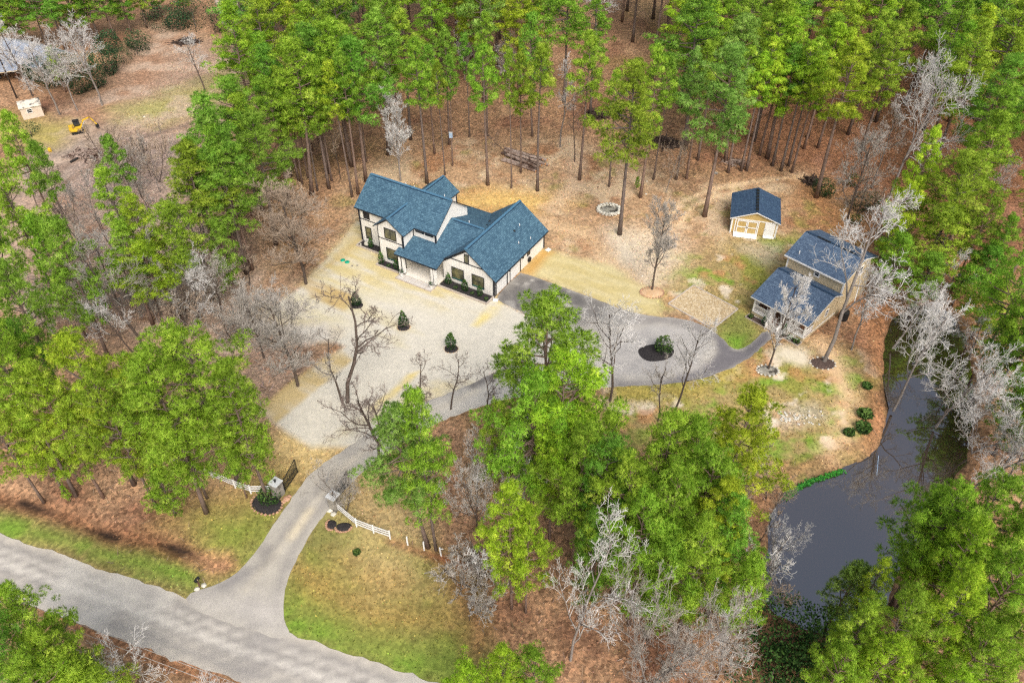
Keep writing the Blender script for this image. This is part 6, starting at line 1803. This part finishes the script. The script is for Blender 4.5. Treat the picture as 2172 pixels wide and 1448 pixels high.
# --- leafless trees, each with its own place
for args in (
        ((649, 602), 392, 'feather', 0, 'twig_tan', 'limb_dark', (-2, 0), 1.35, 'broad tan feathery bare tree on the sod left of the house'),
        ((850, 384), 190, 'feather', 1, 'twig_white', 'limb_white', (0, 0), .95, 'pale slender bare tree directly behind the farmhouse ridge'),
        ((1383, 616), 418, 'feather', 1, 'twig_grey', 'limb_dark', (0, 0), 1.0, 'feathery grey bare tree in the stone edged straw ring'),
        ((632, 818), 620, 'feather', 0, 'twig_grey', 'limb_dark', (-3, 0), 1.35, 'pale feathery bare tree at the left edge of the lawn'),
        ((737, 853), 610, 'sparse', 1, 'twig_dark', 'limb_dark', (14, 0), 1.15, 'dark crooked bare tree with a hooked limb on the lawn'),
        ((727, 856), 690, 'sparse', 1, 'twig_grey', 'limb_dark', (-16, 0), .9, 'bare tree leaning left from the same root as the crooked one'),
        ((830, 985), 800, 'sparse', 1, 'twig_dark', 'limb_dark', (-14, 4), 1.2, 'low spreading bare tree leaning over the driveway bend'),
        ((812, 1012), 838, 'sparse', 0, 'twig_dark', 'limb_dark', (-24, 0), 1.1, 'dark bare tree leaning far left above the driveway'),
        ((897, 900), 748, 'sparse', 1, 'twig_dark', 'limb_dark', (-8, 0), .9, 'small bare tree behind the slender pines'),
        ((956, 868), 735, 'sparse', 0, 'twig_dark', 'limb_dark', (0, 0), .8, 'small upright bare tree below the lawn magnolia nearest the driveway'),
        ((1030, 905), 775, 'sparse', 1, 'twig_dark', 'limb_dark', (2, 0), .8, 'small bare tree left of the tallest foreground pine'),
        ((1294, 850), 625, 'spread', 0, 'twig_white', 'limb_dark', (0, 0), .85, 'bare oak standing at the edge of the turning circle'),
        ((1396, 892), 745, 'sparse', 1, 'twig_grey', 'limb_dark', (2, 0), .7, 'thin bare tree below the turning circle, left of two'),
        ((1431, 872), 665, 'spread', 2, 'twig_white', 'limb_dark', (-2, 0), .75, 'thin bare tree below the turning circle, right of two'),
        ((1629, 784), 578, 'feather', 1, 'twig_white', 'limb_dark', (3, 0), .85, 'slim pale bare tree in front of the cottage porch'),
        ((1747, 767), 440, 'spread', 1, 'twig_white', 'limb_white', (6, 0), .95, 'large pale bare tree arching over the cottage roofs'),
        ((1806, 742), 560, 'spread', 2, 'twig_white', 'limb_white', (12, 0), .8, 'leaning pale bare tree right of the cottage'),
        ((1895, 870), 650, 'spread', 0, 'twig_white', 'limb_white', (16, 0), .8, 'pale bare tree leaning over the upper pond'),
        ((1985, 905), 690, 'dense', 0, 'twig_white', 'limb_white', (6, 0), .9, 'pale bare tree rising from the far pond bank'),
        ((2062, 960), 800, 'dense', 1, 'twig_white', 'limb_white', (8, 0), 1.0, 'dense pale thicket tree on the right pond bank, upper'),
        ((2052, 1050), 880, 'dense', 0, 'twig_white', 'limb_white', (5, 0), .95, 'dense pale thicket tree on the right pond bank, lower'),
        ((2140, 960), 800, 'dense', 1, 'twig_white', 'limb_white', (0, 0), .9, 'dense pale bare tree at the right edge by the pond'),
        ((2110, 1060), 930, 'dense', 0, 'twig_grey', 'limb_white', (0, 0), .9, 'grey bare tree below the right pond bank thicket'),
        ((1640, 1180), 1100, 'dense', 1, 'twig_white', 'limb_white', (4, 0), .6, 'pale bare shrub tree on the left pond bank'),
        ((1640, 1085), 985, 'dense', 0, 'twig_tan', 'limb_dark', (-3, 0), .8, 'tan bare tree where the pond bank meets the lawn'),
        ((312, 748), 505, 'spread', 1, 'twig_grey', 'limb_dark', (-16, 0), .85, 'bare tree with a double leaning trunk left of the lawn'),
        ((286, 752), 600, 'spread', 2, 'twig_white', 'limb_dark', (-18, 0), .8, 'bare tree leaning left beside the double trunk'),
        ((420, 695), 545, 'spread', 0, 'twig_white', 'limb_dark', (8, 0), .85, 'pale bare tree spreading right, left of the sod'),
        ((395, 690), 520, 'sparse', 0, 'twig_grey', 'limb_dark', (-6, 0), .8, 'dark bare tree behind the pale spreading one'),
        ((345, 690), 480, 'spread', 2, 'twig_grey', 'limb_dark', (-8, 0), .7, 'grey bare tree under the bright pine clump'),
        ((85, 725), 595, 'dense', 0, 'twig_white', 'limb_dark', (-4, 0), .75, 'pale bare tree among the left edge pines'),
        ((150, 740), 610, 'dense', 1, 'twig_grey', 'limb_dark', (6, 0), .8, 'grey bare tree leaning right at the lower left brush'),
        ((178, 530), 400, 'sparse', 1, 'twig_dark', 'limb_dark', (-8, 0), .8, 'dark thin bare tree left of the bright pine clump'),
        ((217, 224), 35, 'spread', 0, 'twig_white', 'limb_white', (0, 0), 1.0, 'large bare tree at the edge of the dirt clearing'),
        ((127, 243), 60, 'spread', 2, 'twig_white', 'limb_white', (-7, 0), 1.0, 'bare tree leaning left beside the storage shed'),
        ((70, 205), 40, 'spread', 1, 'twig_white', 'limb_dark', (-3, 0), 1.0, 'grey bare tree in front of the neighbour house'),
        ((436, 194), 82, 'spread', 1, 'twig_white', 'limb_dark', (-14, 0), 1.2, 'bare tree leaning left across the clearing'),
        ((532, 178), 75, 'feather', 0, 'twig_tan', 'limb_dark', (-4, 0), 1.1, 'brownish feathery bare tree right of the clearing'),
        ((500, 120), -30, 'spread', 2, 'twig_white', 'limb_white', (0, 0), .95, 'large whitish bare tree at the top of the clearing'),
        ((560, 100), -60, 'spread', 0, 'twig_white', 'limb_white', (2, 0), .9, 'whitish bare tree right of the large one at the top'),
        ((1262, 95), -70, 'spread', 1, 'twig_white', 'limb_white', (0, 0), 1.0, 'whitish spreading bare tree in the gap at the top edge'),
        ((1220, 60), -80, 'spread', 0, 'twig_grey', 'limb_dark', (0, 0), .9, 'grey bare tree behind the gap at the top edge'),
        ((986, 170), 50, 'feather', 1, 'twig_white', 'limb_white', (0, 0), 1.0, 'pale bare tree showing between the pines behind the house'),
        ((1075, 190), 75, 'feather', 0, 'twig_white', 'limb_white', (0, 0), .9, 'pale bare tree behind the pines above the log pile'),
        ((1188, 312), 115, 'sparse', 1, 'twig_white', 'limb_white', (-3, 0), .7, 'pale leaning bare tree above the log pile'),
        ((1219, 344), 200, 'sparse', 0, 'twig_dark', 'limb_dark', (0, 0), .6, 'thin dark forked bare tree left of a tall pine'),
        ((1412, 409), 260, 'dense', 0, 'twig_tan', 'limb_white', (12, 0), .55, 'thin pale bare tree leaning right behind the fire pit'),
        ((1795, 470), 235, 'spread', 2, 'twig_grey', 'limb_dark', (3, 0), .75, 'grey bare tree between the shed and the right forest'),
        ((1880, 440), 130, 'spread', 0, 'twig_white', 'limb_white', (5, 0), .75, 'tall pale bare tree standing out of the right forest'),
        ((1850, 400), 220, 'spread', 1, 'twig_grey', 'limb_white', (-6, 0), .7, 'pale bare tree left of the tall one in the right forest'),
        ((1935, 260), 55, 'spread', 2, 'twig_white', 'limb_white', (2, 0), .6, 'pale bare tree in the gap of the upper right forest'),
        ((1065, 1098), 905, 'dense', 0, 'twig_white', 'limb_dark', (-3, 0), .8, 'whitish bare tree right of the slender pines'),
        ((1012, 1120), 960, 'dense', 1, 'twig_white', 'limb_dark', (-4, 0), .6, 'low whitish bare tree behind the last white posts'),
        ((1210, 1400), 1140, 'dense', 0, 'twig_white', 'limb_white', (0, 0), .68, 'large whitish bare tree right of the yellow-green pine'),
        ((1375, 1460), 1235, 'dense', 1, 'twig_grey', 'limb_white', (0, 0), .62, 'grey bare tree at the middle of the bottom edge'),
        ((1520, 1440), 1260, 'dense', 0, 'twig_white', 'limb_white', (4, 0), .62, 'pale bare tree at the bottom edge left of the dark evergreens'),
        ((735, 1085), 990, 'dense', 1, 'twig_grey', 'limb_dark', (0, 0), .7, 'grey bare shrub tree in front of the hidden gate pillar'),
        ((440, 1545), 1428, 'dense', 0, 'twig_white', 'limb_white', (0, 0), .9, 'pale bare crown at the bottom edge, right of two below the road'),
        ((270, 1530), 1412, 'dense', 1, 'twig_white', 'limb_white', (0, 0), .9, 'pale bare crown at the bottom edge, left of two below the road'),
        ((2100, 420), 330, 'dense', 1, 'twig_white', 'limb_white', (0, 0), .7, 'pale bare crown among the pines at the right edge'),
        ((820, 250), 120, 'feather', 0, 'twig_grey', 'limb_dark', (0, 0), .8, 'grey bare tree in the shade behind the farmhouse pines'),
        ((722, 378), 215, 'sapling', 2, 'twig_tan', 'limb_dark', (0, 0), .7, 'reddish thin bare sapling among the trunks left of the ridge'),
        ((1083, 336), 245, 'sparse', 0, 'twig_dark', 'limb_dark', (-62, 0), .6, 'dark leaning trunk propped over the log pile'),
        ((250, 640), 500, 'spread', 1, 'twig_white', 'limb_dark', (-5, 0), .95, 'pale bare tree in the left brush below the bright pine clump'),
        ((185, 690), 560, 'spread', 2, 'twig_grey', 'limb_dark', (-6, 0), .95, 'grey bare tree in the left brush beside the left edge pines'),
        ((470, 665), 535, 'spread', 0, 'twig_grey', 'limb_dark', (4, 0), .9, 'grey bare tree between the pale spreading one and the sod'),
        ((255, 560), 440, 'sparse', 0, 'twig_grey', 'limb_dark', (-4, 0), .9, 'thin grey bare tree left of the bright pine clump crowns'),
        ((330, 470), 360, 'spread', 2, 'twig_grey', 'limb_dark', (0, 0), .8, 'grey bare tree on the dirt left of the deep green pines'),
        ((300, 420), 310, 'spread', 1, 'twig_grey', 'limb_dark', (3, 0), .8, 'grey bare tree below the excavator clearing'),
        ((560, 760), 610, 'feather', 1, 'twig_grey', 'limb_dark', (0, 0), 1.2, 'pale feathery bare tree between the brush and the lawn corner'),
        ((1893, 738), 590, 'spread', 2, 'twig_white', 'limb_white', (14, 0), .9, 'pale bare tree arching over the top of the pond'),
        ((2052, 765), 640, 'dense', 0, 'twig_white', 'limb_white', (-8, 0), .95, 'tangled pale bare tree on the far right pond bank'),
        ((2000, 648), 540, 'spread', 1, 'twig_white', 'limb_white', (0, 0), .85, 'pale bare tree at the head of the pond'),
        ((165, 235), 90, 'spread', 2, 'twig_white', 'limb_white', (3, 0), .9, 'bare tree between the storage shed and the large clearing tree'),
        ((40, 170), 30, 'spread', 0, 'twig_white', 'limb_white', (0, 0), .9, 'pale bare tree over the neighbour house roof')):
    b, ty, k, v, tw, wd, ln, w, lab = args
    ln = (ln[0] * .5, ln[1])
    bare(b, ty, k, v, tw, wd, '', ln, w, label=lab)
# bare saplings in the brush left of the house and at the forest edges
random.seed(55)
brush_areas = (([(60, 440), (200, 420), (330, 450), (330, 700), (100, 620)], 30, 'in the far left brush', ('twig_tan', 'twig_grey', 'twig_grey')),
               ([(330, 450), (380, 440), (560, 600), (540, 760), (330, 700)], 32, 'in the brush beside the sod', ('twig_tan', 'twig_grey', 'twig_grey')),
               ([(250, 330), (370, 330), (360, 420), (230, 430), (190, 385)], 22, 'on the dirt below the excavator', ('twig_grey', 'twig_tan')),
               ([(1300, 1330), (1600, 1300), (1640, 1448), (1250, 1480)], 4, 'in the thicket at the bottom of the photo', ('twig_grey', 'twig_white')),
               ([(1740, 380), (1880, 460), (1900, 600), (1840, 520)], 10, 'at the forest edge right of the shed', ('twig_grey', 'twig_tan')),
               ([(1700, 30), (1990, 60), (2000, 300), (1850, 300)], 10, 'in the upper right forest gaps', ('twig_white', 'twig_grey')),
               ([(1560, 1010), (1650, 1020), (1640, 1300), (1540, 1300)], 9, 'along the left pond bank', ('twig_white', 'twig_tan')),
               ([(950, 1190), (1030, 1220), (1060, 1340), (1000, 1360)], 9, 'under the yellow-green pine', ('twig_grey', 'twig_white')))


for poly, n, zn, tws in brush_areas:
    k = 0
    while k < n:
        p = (random.uniform(min(q[0] for q in poly), max(q[0] for q in poly)), random.uniform(min(q[1] for q in poly), max(q[1] for q in poly)))
        if not inside(p, poly): continue
        bare(p, None, 'sapling', None, random.choice(tws), random.choice(('limb_dark', 'limb_white')), zn, (random.uniform(-8, 8), 0), random.uniform(.8, 1.3), random.uniform(4, 8.5), cat='sapling', name='bare_sapling')
        k += 1
# dark evergreen shrubs under the trees
random.seed(66)
ev = ([(330 + i * 22, 40 + (i % 3) * 12, 5.5, 4.5) for i in range(5)] + [(x, y, 4.0, 4.2) for x, y in ((150, 175), (185, 190), (230, 160), (265, 135), (285, 115), (175, 150), (110, 190), (245, 110), (470, 60), (520, 90), (555, 60), (205, 180), (250, 150), (90, 175), (300, 100))]
      + [(x, y, 3.0, 2.6) for x, y in ((1760, 420), (1815, 470), (1870, 520), (1745, 405), (1885, 580), (1840, 440), (1800, 395), (1905, 480), (2040, 150), (2090, 250))]
      + [(x, y, 4.2, 3.6) for x, y in ((1650, 1375), (1700, 1365), (1740, 1400), (1680, 1440), (1620, 1450), (1780, 1448))] )
EV = []
for x, y, w, h in ev:
    w *= random.uniform(.55, 1.15); h *= random.uniform(.6, 1.5); x += random.uniform(-10, 10); y += random.uniform(-7, 7)
    e = shrub((x, y), w, h, None, ('shrub_dark' if y < 700 else 'shrub') if w > 2.2 else 'shrub', .15 if w > 2.2 else 0, 1300 if w > 2.2 else 260, .15 if w > 2.2 else .14, name='evergreen_shrub')
    TREES.append((e, x, y, 'under the top left pines' if x < 600 and y < 250 else ('at the forest edge right of the shed' if x > 1700 and y < 700 else ('in the bottom thicket' if y > 1200 else 'on the litter behind the house')), 'shrub', 'shrub_dark', None, h))

# --- labels: every tree is singled out by its look and its place in its row
ORD = ['first', 'second', 'third', 'fourth', 'fifth', 'sixth', 'seventh', 'eighth', 'ninth', 'tenth', 'eleventh', 'twelfth', 'thirteenth', 'fourteenth', 'fifteenth', 'sixteenth', 'seventeenth', 'eighteenth', 'nineteenth', 'twentieth']
TENS = {20: 'twenty', 30: 'thirty', 40: 'forty', 50: 'fifty', 60: 'sixty'}


def ordinal(i):
    if i < 20: return ORD[i]
    t, r = (i + 1) // 10 * 10, (i + 1) % 10
    return TENS[t] + '-' + ORD[r - 1] if r else {30: 'thirtieth', 40: 'fortieth', 50: 'fiftieth', 60: 'sixtieth'}[t]


TONE = {'needles': 'green pine', 'needles_yellow': 'yellow-green pine', 'needles_deep': 'deep green pine', 'needles_blue': 'soft green pine'}
zones = {}
for t in TREES: zones.setdefault((t[3], t[4]), []).append(t)
for (zn, kd), lst in zones.items():
    lst.sort(key=lambda t: t[1])
    for i, (e, px_, py_, _, _, m, lab, h) in enumerate(lst):
        noun = TONE.get(m, 'pine') if kd == 'pine' else ('thin leafless sapling' if kd == 'bare' else 'dark green leafy shrub')
        e['label'] = lab if lab else '%s, %s from the left %s' % (noun, ordinal(i), zn)
        if zn: e['group'] = {'pine': 'pines ', 'bare': 'bare saplings ', 'shrub': 'shrubs '}[kd] + zn
        if kd == 'shrub': e['category'] = 'shrub'
